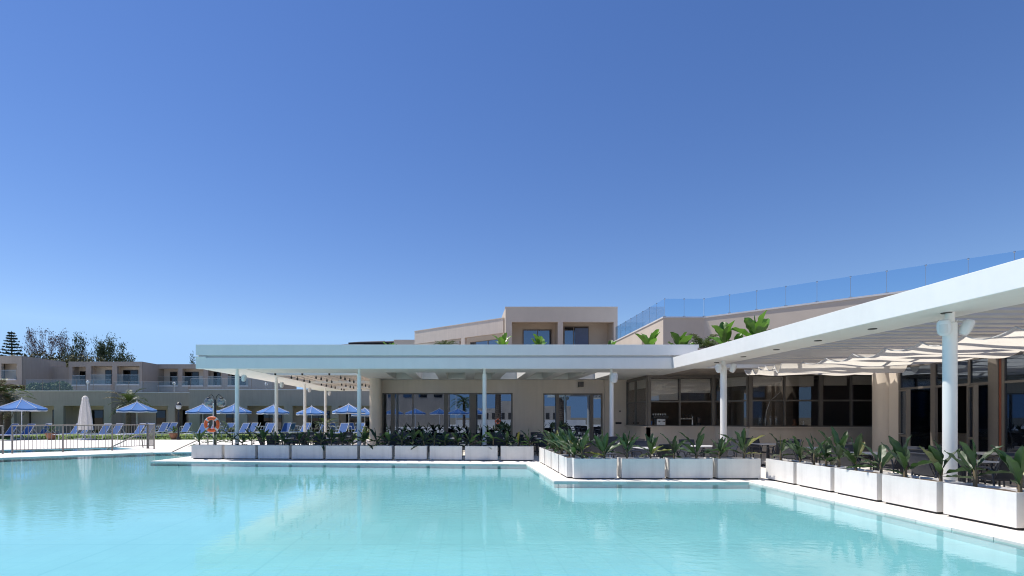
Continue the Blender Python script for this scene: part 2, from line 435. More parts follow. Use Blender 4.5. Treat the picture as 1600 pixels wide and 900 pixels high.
# left open bay: cross beams with planked strips between
for y in (22.2, 23.4, 28.9, 34.0, 37.35):
    obj('cross_beam', MB().box(-8.649, -4.7, y, y + 0.24, 3.56, 3.98), 'white_paint', cano, bevel=0.006)
for (y0, y1) in ((23.64, 28.9), (29.14, 34.0), (34.24, 37.35)):
    me = MB().box(-0.16, 0.16, 0, y1 - y0, 0, 0.05).mesh('plank', bevel=0.004)
    for k in range(9):
        link('plank', me, 'ceiling_plank', cano, (-8.42 + k * 0.44 + 1.0, y0 - 20.0, 3.68))
dl = MB().lathe([(0.001, -0.11), (0.04, -0.10), (0.044, -0.09), (0.044, 0.0), (0.02, 0.0), (0.02, 0.09)], 12).mesh('downlight', True)
for y in (22.75, 24.9, 25.8, 26.9, 27.9, 30.2, 31.3, 32.5, 33.5, 35.2, 36.0):
    for x in (-8.3, -7.1, -5.9):
        link('downlight', dl, 'black_metal', cano, (x + 1.0, y - 20.0, 3.60))
# middle: solid ceiling with recessed coffers, three of them open skylights
obj('front_soffit', MB().box(-8.64, 8.19, 20.21, 22.19, 3.57, 3.97), 'ceiling_grey', cano)
cx = [-3.35 + 1.315 * k for k in range(8)]; cw = 0.86; OPEN = (1, 4, 7)
edges = [-4.69] + [v for c in cx for v in (c, c + cw)] + [8.19]
for i in range(0, len(edges), 2):
    obj('ceiling_beam', MB().box(edges[i], edges[i + 1], 22.2, 26.0, 3.57, 4.2), 'ceiling_grey', cano)
obj('back_soffit', MB().box(-4.69, 8.19, 26.001, 26.48, 3.57, 4.2), 'ceiling_grey', cano)
for i, c in enumerate(cx):
    if i not in OPEN: obj('coffer_panel', MB().box(c + 0.001, c + cw - 0.001, 22.201, 25.999, 3.95, 4.0), 'ceiling_grey', cano)
post = MB().lathe([(0.115, 0), (0.115, 0.02), (0.082, 0.02), (0.082, 3.36), (0.055, 3.37), (0.055, 3.56)], 20).mesh('post', True)
for (x, y) in ((-9.03, 20.55), (-4.13, 20.55), (0.9, 20.55), (6.0, 20.55), (-9.03, 24.9), (-9.03, 29.4), (-9.03, 33.8)):
    link('post', post, 'white_paint', cano, (x + 1.0, y - 20.0, 0.002))

# ------------------------------------------------------------------ pergola wing on the right
wing = thing('pergola', 'white pergola wing with wide edge beam and grey louvre slats over the right terrace', 'pergola', (8.8, 12, 0))
obj('edge_beam', MB().box(8.2, 9.37, 4.0, 19.98, 3.53, 3.96), 'white_paint', wing, bevel=0.008)
obj('end_beam', MB().box(9.375, 15.3, 19.72, 19.98, 3.53, 3.96), 'white_paint', wing, bevel=0.006)
sl = MB(); sl.box(9.38 - 8.8, 15.36 - 8.8, -0.09, 0.09, -0.07, 0.07, Matrix.Rotation(R(-6), 4, 'X'))
slm = sl.mesh('slat')
y = 4.2
while y < 19.6:
    link('slat', slm, 'louvre_grey', wing, (0, y - 12, 3.70)); y += 0.5
for x in (11.3, 13.3):
    obj('rail', MB().box(x, x + 0.08, 4.0, 19.7, 3.76, 3.9), 'louvre_grey', wing)
wpost = MB().lathe([(0.14, 0), (0.14, 0.02), (0.103, 0.02), (0.103, 3.33), (0.07, 3.35), (0.07, 3.54)], 28).mesh('post', True)
for y in (9.3, 17.35):
    link('post', wpost, 'white_paint', wing, (8.86 - 8.8, y - 12, 0.002))
disc = MB().lathe([(0.001, -0.012), (0.075, -0.012), (0.085, 0), (0.085, 0.004)], 16).mesh('recessed_light', True)
for k in range(7):
    link('recessed_light', disc, 'frame_dark', wing, (0.0, 7.62 + k * 1.68 - 12, 3.526))

# speakers on the posts
def build_speaker():
    e = empty('speaker')
    mb = MB()
    prof = [(0.0, -0.16), (0.07, -0.155), (0.105, -0.11), (0.115, 0), (0.105, 0.11), (0.07, 0.155), (0.0, 0.16)]
    mb.lathe(prof, 16)
    mb.v = [(p[0], p[1] * (0.72 if p[1] < 0 else 1.0), p[2]) for p in mb.v]
    obj('housing', mb, 'speaker_white', e, True, local=True)
    g = MB().lathe([(0.001, -0.14), (0.06, -0.13), (0.09, -0.09), (0.098, 0), (0.09, 0.09), (0.06, 0.13), (0.001, 0.14)], 16)
    g.v = [(p[0], p[1] * 0.76 - 0.012 if p[1] < 0 else -0.012, p[2]) for p in g.v]
    obj('grille', g, 'parapet_cap', e, True, local=True)
    obj('bracket', MB().tube([(0, 0.06, 0.10), (0, 0.2, 0.10), (0, 0.2, -0.10), (0, 0.06, -0.10)], 0.012, 6), 'speaker_white', e, True, local=True)
    return e
spk = Kind(build_speaker)
def speaker(x, y, z, rz, label, s=1.0, tilt=0):
    o = spk.place((x, y, z), rz, label, 'speaker', 'loudspeakers on the terrace posts', s)
    o.rotation_euler = (R(tilt), 0, rz); return o
speaker(8.66, 9.2, 3.24, R(-50), 'white loudspeaker on left side of the nearest pergola post', 0.9, 24)
speaker(9.08, 9.2, 3.24, R(50), 'white loudspeaker on right side of the nearest pergola post', 0.9, 24)
speaker(8.62, 17.2, 3.28, R(-50), 'white loudspeaker on left of the pergola post before the bar', 0.95, 20)
speaker(9.12, 17.2, 3.28, R(50), 'white loudspeaker on right of the pergola post before the bar', 0.95, 20)
speaker(6.04, 20.33, 3.2, 0, 'round white loudspeaker on the canopy post left of the bar', 1.25, 10)
speaker(-8.75, 20.55, 3.2, R(60), 'white loudspeaker on the front left corner post of the canopy', 0.85, 20)
for y, w in ((24.9, 'second'), (29.4, 'third'), (33.8, 'farthest')):
    speaker(-8.75, y, 3.2, R(60), 'small white loudspeaker on the %s post of the left side row' % w, 0.85, 20)

# pleated fabric shades under the louvres
def shade(name, x0, x1, y0, y1, period, sag, z, label, amp=0.0):
    mb = MB(); ny = int((y1 - y0) / period * 12); nx = 26
    vs = []
    for i in range(ny + 1):
        y = y0 + (y1 - y0) * i / ny
        ph = ((y - y0) / period) % 1.0; kk = int((y - y0) / period + 1e-6)
        rnd = random.Random(kk * 13 + 5); sg = sag * rnd.uniform(0.75, 1.2)
        for j in range(nx + 1):
            t = j / nx; x = x0 + (x1 - x0) * t
            d = 4 * ph * (1 - ph)
            w = 0.8 + 0.2 * math.cos(t * 7 + kk * 1.7)
            vs.append((x + 0.03 * math.sin(y * 5) * (1 - t), y, z - sg * d * w - 0.03 * math.sin(t * PI) + 0.01 * math.sin(x * 4 + kk)))
    fs = [(i * (nx + 1) + j, i * (nx + 1) + j + 1, (i + 1) * (nx + 1) + j + 1, (i + 1) * (nx + 1) + j) for i in range(ny) for j in range(nx)]
    mb.add(vs, fs)
    t = thing(name, label, 'fabric shade', (x0, y0, z), 0, 'cream fabric shades under the pergola')
    obj('canvas', mb, 'fabric_cream', t, True)
    # piping along the scalloped left edge
    mb2 = MB(); mb2.tube([vs[i * (nx + 1)] for i in range(ny + 1)], 0.014, 5)
    obj('hem', mb2, 'parapet_cap', t, True)
    w = MB()
    n = int((y1 - y0) / period)
    for k in range(n + 1): obj('support_wire', MB().tube([(x0, y0 + k * period, z + 0.015), (x1, y0 + k * period, z + 0.015)], 0.008, 5), 'steel', t)
shade('fabric_shade', 11.45, 15.25, 6.2, 17.2, 1.1, 0.21, 3.50, 'large cream pleated fabric shade hung under the louvres near the glass doors')
shade('fabric_shade', 10.9, 15.2, 17.45, 19.71, 0.4519, 0.30, 3.47, 'bunched cream fabric shade hung before the bar windows')

# ------------------------------------------------------------------ restaurant building
rest = thing('restaurant_building', 'single storey beige restaurant with dark glazing and bar windows behind the canopy', 'building', (5, 26.5, 0))
w = MB(); Y0, Y1 = 26.5, 26.75
def wall_with_openings(mb, x0, x1, z0, z1, ops, ya, yb):
    xs = x0
    for (a, b, s, t) in sorted(ops):
        mb.box(xs, a, ya, yb, z0, z1)
        if s > z0: mb.box(a, b, ya, yb, z0, s)
        mb.box(a, b, ya, yb, t, z1); xs = b
    mb.box(xs, x1, ya, yb, z0, z1)
wall_with_openings(w, -4.3, 7.35, 0, 4.2, [(-4.14, 2.62, 0.06, 2.89), (4.2, 7.28, 0.06, 2.87)], Y0, Y1)
w.box(7.352, 8.5, 26.38, 26.75, 0, 4.2)
obj('wall', w, 'beige_wall', rest)
obj('column', MB().lathe([(0.30, 0), (0.30, 4.19)], 32, -4.35, 25.75), 'beige_wall', rest, True)
obj('side_wall', MB().box(-4.6, -4.32, 25.9, 44, 0, 4.2), 'beige_wall', rest)
obj('column', MB().lathe([(0.50, 0), (0.50, 3.9)], 40, 15.85, 19.0), 'beige_wall', rest, True)
def window(parent, x0, x1, z0, z1, y, mulls, tr=None, f='frame_taupe', g='window_glass', fw=0.07, name='window'):
    mb = MB()
    mb.box(x0, x0 + fw, y, y + 0.09, z0, z1).box(x1 - fw, x1, y, y + 0.09, z0, z1).box(x0 + fw, x1 - fw, y, y + 0.09, z1 - fw, z1).box(x0 + fw, x1 - fw, y, y + 0.09, z0, z0 + fw)
    for (m, mw) in mulls: mb.box(m - mw / 2, m + mw / 2, y - 0.006, y + 0.096, z0 + fw, z1 - fw)
    if tr: mb.box(x0 + fw, x1 - fw, y + 0.004, y + 0.086, tr - 0.03, tr + 0.03)
    fr = obj(name, mb, f, parent)
    ed = [x0 + fw] + [v for (m, mw) in mulls for v in (m - mw / 2, m + mw / 2)] + [x1 - fw]
    zs = [(z0 + fw, z1 - fw)] if not tr else [(z0 + fw, tr - 0.03), (tr + 0.03, z1 - fw)]
    for i in range(0, len(ed), 2):
        for (za, zb) in zs:
            obj('pane', MB().box(ed[i] + 0.001, ed[i + 1] - 0.001, y + 0.04, y + 0.052, za + 0.001, zb - 0.001), g, fr)
    return fr
window(rest, -4.14, 2.62, 0.06, 2.89, 26.55, [(-3.6, 0.2), (-2.55, 0.06), (-0.83, 0.22), (0.55, 0.34)], f='frame_taupe')
window(rest, 4.2, 7.28, 0.06, 2.87, 26.55, [(4.95, 0.16), (6.72, 0.18)])
# rooms behind the glazing
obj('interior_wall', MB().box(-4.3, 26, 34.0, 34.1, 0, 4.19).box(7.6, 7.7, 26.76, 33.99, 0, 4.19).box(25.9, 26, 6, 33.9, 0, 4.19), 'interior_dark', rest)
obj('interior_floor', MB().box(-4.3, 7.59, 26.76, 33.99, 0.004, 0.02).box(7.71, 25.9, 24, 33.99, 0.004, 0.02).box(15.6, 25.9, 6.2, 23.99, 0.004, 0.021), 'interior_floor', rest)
# roofs
rb = MB()
holes = [(cx[i], cx[i] + cw) for i in OPEN]
xs = -4.65
for (a, b) in holes:
    rb.box(xs, a, 20.15, 26.2, 4.201, 4.32); rb.box(a, b, 20.15, 22.2, 4.201, 4.32); xs = b
    rb.box(a, b, 26.0, 26.2, 4.201, 4.32)
rb.box(xs, 9.2, 20.15, 26.2, 4.201, 4.32)
rb.box(-4.6, 27, 26.2, 44, 4.202, 4.33); rb.box(9.2, 27, 19.98, 26.2, 3.57, 4.34); rb.box(15.4, 27, 4.0, 19.97, 3.97, 4.34)
obj('roof', rb, 'roof_gravel', rest)
obj('wing_ceiling', MB().box(8.2, 9.19, 20.15, 26.37, 3.56, 4.19), 'ceiling_grey', rest)
# bar bay
A, B, C1, D1, E1 = (8.5, 26.38), (8.5, 23.5), (11.6, 23.5), (12.3, 22.0), (18.5, 22.0)
SILL, TR, TOP = 1.17, 2.35, 3.47
bw = MB()
for p, q in ((A, B), (B, C1), (C1, D1), (D1, E1)): bw.wallseg(p, q, 0, SILL, 0.15, -0.15)
obj('bar_front', bw, 'beige_wall', rest)
bt = MB()
for p, q in ((A, B), (B, C1), (C1, D1), (D1, E1)): bt.wallseg(p, q, SILL + 0.001, SILL + 0.05, 0.45, -0.30)
obj('bar_counter', bt, 'beige_wall', rest)
bh = MB()
for p, q in ((A, B), (B, C1), (C1, D1), (D1, E1)): bh.wallseg(p, q, TOP, 3.56, 0.16, -0.14)
obj('bar_head', bh, 'frame_taupe', rest)
def glazed(parent, p, q, z0, z1, muls, tr, skip=(), g='bar_glass', f='frame_taupe', fw=0.06, name='window', wide=()):
    """window between plan points p and q; muls are fractions; skip lists (column,row) left open"""
    p = Vector(p); q = Vector(q); L = (q - p).length; d = (q - p) / L
    fr = MB()
    def bar(a, b, za, zb, t=0.08, off=-0.04): fr.wallseg(p + d * a, p + d * b, za, zb, t, off)
    cuts = [0.0] + [m * L for m in muls] + [L]
    ws = []
    for i, c in enumerate(cuts):
        w_ = fw * (2.6 if i in wide else 1.0)
        a, b = max(0, c - w_ / 2), min(L, c + w_ / 2)
        if i == 0: b = w_
        if i == len(cuts) - 1: a = L - w_
        bar(a, b, z0, z1, 0.10, -0.05); ws.append((a, b))
    for i in range(len(cuts) - 1):
        a, b = ws[i][1], ws[i + 1][0]
        bar(a, b, z0, z0 + 0.05); bar(a, b, z1 - 0.05, z1)
        if tr: bar(a, b, tr - 0.035, tr + 0.035, 0.07, -0.035)
    fo = obj(name, fr, f, parent)
    for i in range(len(cuts) - 1):
        a, b = ws[i][1], ws[i + 1][0]
        rows = [(z0 + 0.05, tr - 0.035), (tr + 0.035, z1 - 0.05)] if tr else [(z0 + 0.05, z1 - 0.05)]
        for r_, (za, zb) in enumerate(rows):
            if (i, r_) in skip: continue
            obj('pane', MB().wallseg(p + d * (a + 0.001), p + d * (b - 0.001), za + 0.001, zb - 0.001, 0.01, -0.005), g, fo)
    return fo
glazed(rest, A, B, SILL + 0.05, TOP, [0.45], TR)
glazed(rest, B, C1, SILL + 0.05, TOP, [0.48], TR, skip=((0, 0), (1, 0)), wide=(0, 2))
glazed(rest, C1, D1, SILL + 0.05, TOP, [], TR)
glazed(rest, D1, E1, SILL + 0.05, TOP, [0.25, 0.50, 0.71], TR, wide=(0, 2))
def blind(p, q, a, b, z0, z1):
    p = Vector(p); q = Vector(q)
    obj('roller_blind', MB().wallseg(p + (q - p) * a, p + (q - p) * b, z0, z1, 0.008, -0.075), 'blind_cream', rest)
blind(B, C1, 0.05, 0.46, 2.42, 3.4)
blind(B, C1, 0.50, 0.94, 2.75, 3.4)
for a, b, z in ((0.04, 0.24, 2.97), (0.26, 0.46, 2.97), (0.53, 0.69, 3.0), (0.72, 0.96, 3.03)): blind(D1, E1, a, b, z, 3.4)
blind(C1, D1, 0.1, 0.9, 3.0, 3.4)
blind(A, B, 0.05, 0.95, 3.0, 3.4)
obj('back_bar', MB().box(8.75, 18.3, 27.6, 28.2, 0.021, 1.0).box(8.75, 18.3, 28.3, 28.4, 0.021, 3.5), 'wood_counter', rest)
# glass door wall on the east side, facing the terrace
XW = 15.42
dw = MB()
for y0_, y1_, in ((18.05, 18.5), ): dw.box(XW, XW + 0.2, y0_, y1_, 0, 3.9)
dw.box(XW, XW + 0.2, 4.0, 18.04, 3.42, 3.96)
obj('wall', dw, 'beige_wall', rest)
obj('door_post', MB().box(XW - 0.08, XW + 0.16, 14.66, 14.9, 0.01, 3.41), 'frame_taupe', rest)
obj('door_post_trim', MB().box(XW - 0.05, XW + 0.12, 14.60, 14.655, 0.01, 3.41), 'frame_rust', rest)
glazed(rest, (XW, 18.04), (XW, 14.91), 0.02, 3.41, [0.42, 0.8], 2.63, skip=((1, 0),), g='window_glass', name='door_frame', wide=(1,))
glazed(rest, (XW, 14.59), (XW, 7.0), 0.02, 3.41, [0.33, 0.66], 2.63, g='window_glass')
glazed(rest, (XW - 0.06, 17.95), (XW - 0.42, 17.2), 0.03, 2.58, [], 1.0, g='window_glass', name='open_door', fw=0.09)
glazed(rest, (XW - 0.06, 15.52), (XW - 0.36, 15.0), 0.03, 2.58, [], 1.0, g='window_glass', name='open_door', fw=0.09)
obj('door_handle', MB().tube([(XW - 0.5, 17.32, 1.08), (XW - 0.56, 17.32, 1.08), (XW - 0.56, 17.45, 1.08)], 0.014, 8), 'steel', rest, True)
obj('buffet', MB().box(17.4, 18.2, 10, 20, 0.022, 1.0).box(17.3, 18.3, 9.9, 20.1, 1.001, 1.06), 'beige_wall', rest)
obj('wall_switch', MB().box(8.1, 8.16, 26.34, 26.379, 1.9, 1.98), 'frame_dark', rest)
obj('wall_box', MB().box(7.9, 8.2, 26.33, 26.379, 1.28, 1.38), 'black_metal', rest)
obj('wall_lamp', MB().box(6.0, 6.25, 26.3, 26.499, 3.2, 3.45), 'frame_dark', rest)

# bar equipment
e = thing('coffee_machine', 'steel and black coffee machine on the bar counter behind the open hatch', 'coffee machine', (9.15, 23.75, SILL + 0.05))
obj('body', MB().box(8.98, 9.38, 23.6, 23.95, 1.222, 1.56), 'steel', e, bevel=0.02)
obj('top_tray', MB().box(8.8, 9.5, 23.55, 24.0, 1.561, 1.72), 'black_metal', e, bevel=0.02)
for k in range(6): obj('cup', MB().lathe([(0.03, 1.722), (0.04, 1.80), (0.034, 1.80), (0.025, 1.73)], 10, 8.87 + k * 0.11, 23.75), 'ceramic', e, True)
for k in range(2): obj('group_head', MB().tube([(9.08 + k * 0.2, 23.6, 1.45), (9.08 + k * 0.2, 23.48, 1.44)], 0.025, 8), 'black_metal', e)
e = thing('beer_tap', 'wide steel beer tap tower on the bar counter right of the coffee machine', 'beer tap', (10.4, 23.75, SILL + 0.05))
for x in (10.1, 10.68): obj('column', MB().lathe([(0.07, 1.222), (0.04, 1.25), (0.035, 1.62), (0.05, 1.66), (0.0, 1.69)], 14, x, 23.75), 'steel', e, True)
obj('crossbar', MB().tube([(10.1, 23.75, 1.56), (10.68, 23.75, 1.56)], 0.045, 12), 'steel', e, True)
for k in range(4): obj('tap_handle', MB().tube([(10.2 + k * 0.13, 23.68, 1.58), (10.2 + k * 0.13, 23.62, 1.62), (10.2 + k * 0.13, 23.60, 1.78)], [0.012, 0.014, 0.02], 8), 'black_metal', e, True)
obj('drip_tray', MB().box(10.05, 10.75, 23.5, 23.7, 1.222, 1.24), 'steel', e)
e = thing('blender_jug', 'dark blender jug on the bar counter beside the beer tap', 'blender', (10.98, 23.75, SILL + 0.05))
obj('base', MB().lathe([(0.10, 1.222), (0.10, 1.33), (0.07, 1.36)], 14, 10.98, 23.75), 'black_metal', e, True)
obj('jug', MB().lathe([(0.06, 1.361), (0.09, 1.62), (0.07, 1.64), (0.02, 1.66)], 14, 10.98, 23.75), 'interior_dark', e, True)
o = tag(obj('blue_cup', MB().lathe([(0.04, 1.222), (0.055, 1.46), (0.05, 1.46), (0.036, 1.24)], 14, 8.75, 23.7), 'blue_fabric', None, True), 'blue tumbler at the left end of the bar counter', 'cup')
for i, x in enumerate((12.95, 13.18, 13.42, 13.66)):
    tag(obj('drink_dispenser', MB().lathe([(0.07, SILL + 0.051), (0.085, SILL + 0.08), (0.085, SILL + 0.42), (0.03, SILL + 0.47), (0.03, SILL + 0.51), (0.0, SILL + 0.53)], 16, x, 22.28), 'clear_glass', None, True),
        '%s clear glass jar from the left behind the bar window' % ORD[i], 'jar', 'glass jars behind the bar window')
tag(obj('arc_lamp', MB().tube([(13.2, 22.3, SILL + 0.06), (13.25, 22.3, 1.9), (13.42, 22.3, 2.35), (13.85, 22.3, 2.72)], [0.02, 0.014, 0.012, 0.012], 8), 'white_plastic', None, True), 'thin white curved lamp arm behind the bar window', 'lamp')
tag(obj('vase', MB().lathe([(0.06, SILL + 0.051), (0.09, SILL + 0.12), (0.05, SILL + 0.2), (0.05, SILL + 0.36), (0.04, SILL + 0.36), (0.04, SILL + 0.2)], 14, 14.45, 22.28), 'terracotta', None, True), 'small vase with brown foot behind the bar window', 'vase')
tag(obj('jug', MB().lathe([(0.06, SILL + 0.051), (0.085, SILL + 0.15), (0.05, SILL + 0.26), (0.06, SILL + 0.3)], 14, 14.85, 22.28), 'clear_glass', None, True), 'clear glass jug right of the vase in the bar window', 'jug')
for i, y in enumerate((12.2, 13.1, 14.0, 15.0, 16.2, 17.3)):
    tag(obj('serving_bowl', MB().lathe([(0.08, 1.061), (0.2, 1.13), (0.26, 1.24), (0.24, 1.24), (0.18, 1.14)], 18, 17.75, y), 'ceramic', None, True), '%s white serving bowl on the buffet inside, from the near end' % ORD[i], 'bowl', 'bowls on the buffet')

# ------------------------------------------------------------------ roof terrace with glass balustrade
PB, PC, PD = (11.0, 37.5), (11.0, 28.0), (13.2, 28.0)
PE = (22.6, 19.05)
ter = thing('roof_terrace', 'raised beige roof terrace with angled parapet wall above the restaurant', 'building', (13, 30, 4.33))
tw = MB().prism([PB, PC, PD, PE, (28, 19.0), (28, 40), (11.0, 40)], 4.35, 7.05)
obj('wall', tw, 'taupe_wall_light', ter)
tcp = MB().prism([(PB[0] - 0.04, PB[1]), (PC[0] - 0.04, PC[1] - 0.04), (PD[0], PD[1] - 0.04), (PE[0] - 0.03, PE[1] - 0.05), (28, 18.9), (28, 40), (10.96, 40)], 7.051, 7.13)
obj('parapet_cap', tcp, 'parapet_cap', ter)
obj('buttress', MB().box(10.6, 10.999, 30.2, 31.0, 4.35, 6.3), 'taupe_wall_light', ter)
bal = thing('glass_balustrade', 'frameless blue tinted glass balustrade along the roof terrace edge', 'balustrade', (13.2, 28, 7.13))
def panes(p, q, n, postr=0.012):
    p = Vector(p); q = Vector(q)
    for i in range(n):
        a = p + (q - p) * (i / n); b = p + (q - p) * ((i + 1) / n); d = (b - a).normalized()
        obj('pane', MB().wallseg(a + d * 0.012, b - d * 0.012, 7.16, 8.14, 0.014, -0.007), 'balustrade_glass', bal)
        obj('clip', MB().box(a.x - 0.03, a.x + 0.03, a.y - 0.03, a.y + 0.03, 8.09, 8.15), 'steel', bal, bevel=0.008)
        obj('upright', MB().box(a.x - 0.004, a.x + 0.004, a.y - 0.004, a.y + 0.004, 7.131, 8.09), 'fence_metal', bal)
        obj('foot', MB().box(a.x - 0.05, a.x + 0.05, a.y - 0.05, a.y + 0.05, 7.131, 7.19), 'steel', bal)
panes((11.1, 37.0), (11.1, 28.1), 8); panes((11.12, 28.1), (13.25, 28.1), 2); panes((13.27, 28.08), (22.6, 19.2), 10)

# ------------------------------------------------------------------ upper hotel block behind
up = thing('upper_block', 'beige upper storey block with two recessed balconies rising behind the canopy', 'building', (7.8, 40, 4.33))
ub = MB()
ub.box(3.4, 12.15, 40, 40.4, 9.08, 10.23).box(3.4, 3.9, 40, 40.4, 4.34, 9.079).box(7.5, 7.9, 40.02, 40.4, 4.34, 9.079).box(11.85, 12.15, 40, 40.4, 4.34, 9.079)
ub.box(3.4, 3.6, 40.401, 50, 4.34, 10.23).box(11.95, 12.15, 40.401, 50, 4.34, 10.23).box(3.601, 11.949, 40.401, 50, 9.4, 10.2).box(7.6, 7.8, 40.401, 42.1, 4.34, 9.39)
obj('wall', ub, 'taupe_wall_light', up)
obj('parapet_cap', MB().box(3.37, 12.18, 39.97, 40.45, 10.231, 10.27), 'parapet_cap', up)
obj('balcony_back', MB().box(3.601, 11.949, 42.101, 42.3, 4.34, 9.39), 'taupe_wall_light', up)
window(up, fx(817, 42), fx(862, 42), 6.3, fz(515, 42), 41.98, [(fx(840, 42), 0.05)], name='window')
window(up, fx(881, 42), fx(920, 42), 6.3, fz(510, 42), 41.98, [(fx(896, 42), 0.06)], name='window')
obj('curtain', MB().box(fx(898, 42), fx(919, 42), 41.955, 41.975, 6.4, fz(513, 42)), 'curtain_blue', up)
sb = thing('side_block', 'beige slanted storey with long parapet left of the upper block', 'building', (0, 44, 4.33))
q0, q1 = Vector((3.3, 41.0)), Vector((-4.4, 47.4))
obj('parapet', MB().wallseg(q1, q0, 8.4, 9.57, 0.3, -0.3), 'beige_wall', sb)
obj('parapet_cap', MB().wallseg(q1, q0, 9.571, 9.62, 0.36, -0.33), 'beige_wall', sb)
obj('back_wall', MB().wallseg(q1, q0, 4.34, 9.5, 0.2, -2.2).prism([(3.3, 44.2), (3.3, 50), (-4.4, 56), (-4.4, 51.4)], 4.34, 9.4), 'taupe_wall_light', sb)
obj('pillar', MB().wallseg(q0 + (q1 - q0) * 0.44, q0 + (q1 - q0) * 0.40, 4.34, 8.399, 0.3, -0.3), 'beige_wall', sb)
obj('solid_panel', MB().wallseg(q1, q0 + (q1 - q0) * 0.47, 4.34, 8.2, 0.2, -0.32), 'taupe_wall_light', sb)
glazed(sb, q0 + (q1 - q0) * 0.40 + Vector((0.5, 0.6)), q0 + (q1 - q0) * 0.02 + Vector((0.5, 0.6)), 5.0, 8.1, [0.5], None, g='window_glass')
hb = thing('tiled_house', 'dark tiled roof ridge of a far house peeking over the canopy', 'house', (-10, 62, 0))
obj('wall', MB().box(-15, -6, 62, 70, 0, 10.2), 'taupe_wall', hb)
r_ = MB()
for k, (x0, x1, zz) in enumerate(((-15.4, -11.8, 10.8), (-13.8, -9.4, 11.25), (-11.2, -8.0, 11.4))):
    y0 = 61.2 + k * 0.9
    r_.add([(x0, y0, zz - 0.55), (x1, y0, zz - 0.45), (x1 - 0.4, y0 + 3, zz + 0.1), (x0 + 0.8, y0 + 3, zz), (x0, y0, zz - 0.7), (x1, y0, zz - 0.6), (x1, y0 + 6, zz - 0.5), (x0, y0 + 6, zz - 0.5)],
           [(0, 1, 2, 3), (4, 5, 1, 0), (1, 5, 6, 2), (3, 2, 6, 7), (0, 3, 7, 4), (4, 7, 6, 5)])
obj('roof', r_, 'roof_tile_dark', hb)
obj('annex', MB().box(-8.2, -5.0, 61.5, 66, 10.2, 10.95), 'taupe_wall_light', hb)

# ------------------------------------------------------------------ hotel wings on the left
def hotel(name, label, x0, x1, Y, depth, z0, z1, bays, wallm='taupe_wall', backm='beige_wall', rec=1.2, rail=None, cap=True, sidecap=0.0):
    """facade with recessed bays: (xa, xb, zsill, ztop, [(door x0, x1, ztop)])"""
    t = thing(name, label, 'building', ((x0 + x1) / 2, Y, z0))
    mb = MB()
    wall_with_openings(mb, x0, x1, z0, z1, [(b[0], b[1], b[2], b[3]) for b in bays], Y, Y + 0.3)
    mb.box(x0, x0 + 0.25, Y + 0.301, Y + depth, z0, z1).box(x1 - 0.25, x1, Y + 0.301, Y + depth, z0, z1)
    mb.box(x0 + 0.251, x1 - 0.251, Y + 0.301, Y + depth, z1 - 0.45, z1 - 0.2)
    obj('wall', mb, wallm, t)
    if bays: obj('recess_wall', MB().box(x0 + 0.251, x1 - 0.251, Y + rec, Y + rec + 0.2, z0, z1 - 0.46), backm, t)
    for i, b in enumerate(bays):
        obj('recess_divider', MB().box(b[1] + 0.01, b[1] + 0.2, Y + 0.301, Y + rec - 0.001, z0, z1 - 0.46), backm, t)
        if b[2] > z0 + 0.3: obj('balcony_slab', MB().box(b[0], b[1], Y - 0.12, Y + rec - 0.001, b[2] - 0.16, b[2] - 0.001), 'parapet_cap', t)
        for (da, db, dz) in b[4]:
            wf = obj('door', MB().box(da, db, Y + rec - 0.06, Y + rec - 0.001, b[2] + 0.001, dz), 'frame_dark', t)
            n = 2 if db - da > 1.3 else 1
            for k in range(n):
                a_ = da + 0.06 + k * (db - da - 0.06) / n; b_ = da + (k + 1) * (db - da - 0.06) / n
                obj('pane', MB().box(a_, b_, Y + rec - 0.075, Y + rec - 0.061, b[2] + 0.12, dz - 0.08), 'hotel_glass', wf)
        if rail:
            obj('railing_pane', MB().box(b[0] + 0.02, b[1] - 0.02, Y - 0.06, Y - 0.045, b[2] + 0.02, b[2] + rail), 'terrace_glass', t)
            obj('handrail', MB().box(b[0], b[1], Y - 0.075, Y - 0.03, b[2] + rail + 0.001, b[2] + rail + 0.035), 'steel', t)
    if cap: obj('parapet_cap', MB().box(x0 - 0.05, x1 + 0.05, Y - 0.06, Y + 0.36, z1 + 0.001, z1 + 0.09), 'parapet_cap', t)
    return t
g = 0.0
def bx(pa, pb, Y): return fx(pa, Y), fx(pb, Y)
Y = 50
zt = 2.75
hotel('hotel_ground_floor', 'taupe ground floor block with dark loggias behind the closed cream parasol', fx(-60, Y), fx(174, Y), Y, 9, 0, fz(611.5, Y),
      [(*bx(-40, 14, Y), 0, zt, [(fx(-20, 52), fx(-4, 52), 2.2)]), (*bx(22, 84, Y), 0, zt, [(fx(30, 52), fx(46, 52), 2.3), (fx(80, 52), fx(90, 52), 2.4)]), (*bx(99, 162, Y), 0, zt, [(fx(142, 52), fx(160, 52), 2.4)])], rec=2.2)
Y = 51.5
hotel('hotel_ground_floor', 'recessed taupe ground floor block between the palm and the double globe lamp', fx(174, Y) + 0.02, fx(296, Y), Y, 9, 0, fz(614, Y),
      [(*bx(196, 262, Y), 0, zt, [(fx(247, 54), fx(262, 54), 2.4)]), (*bx(273, 295, Y), 0, zt, [(fx(288, 54), fx(294, 54), 2.4)])], rec=2.2)
Y = 50
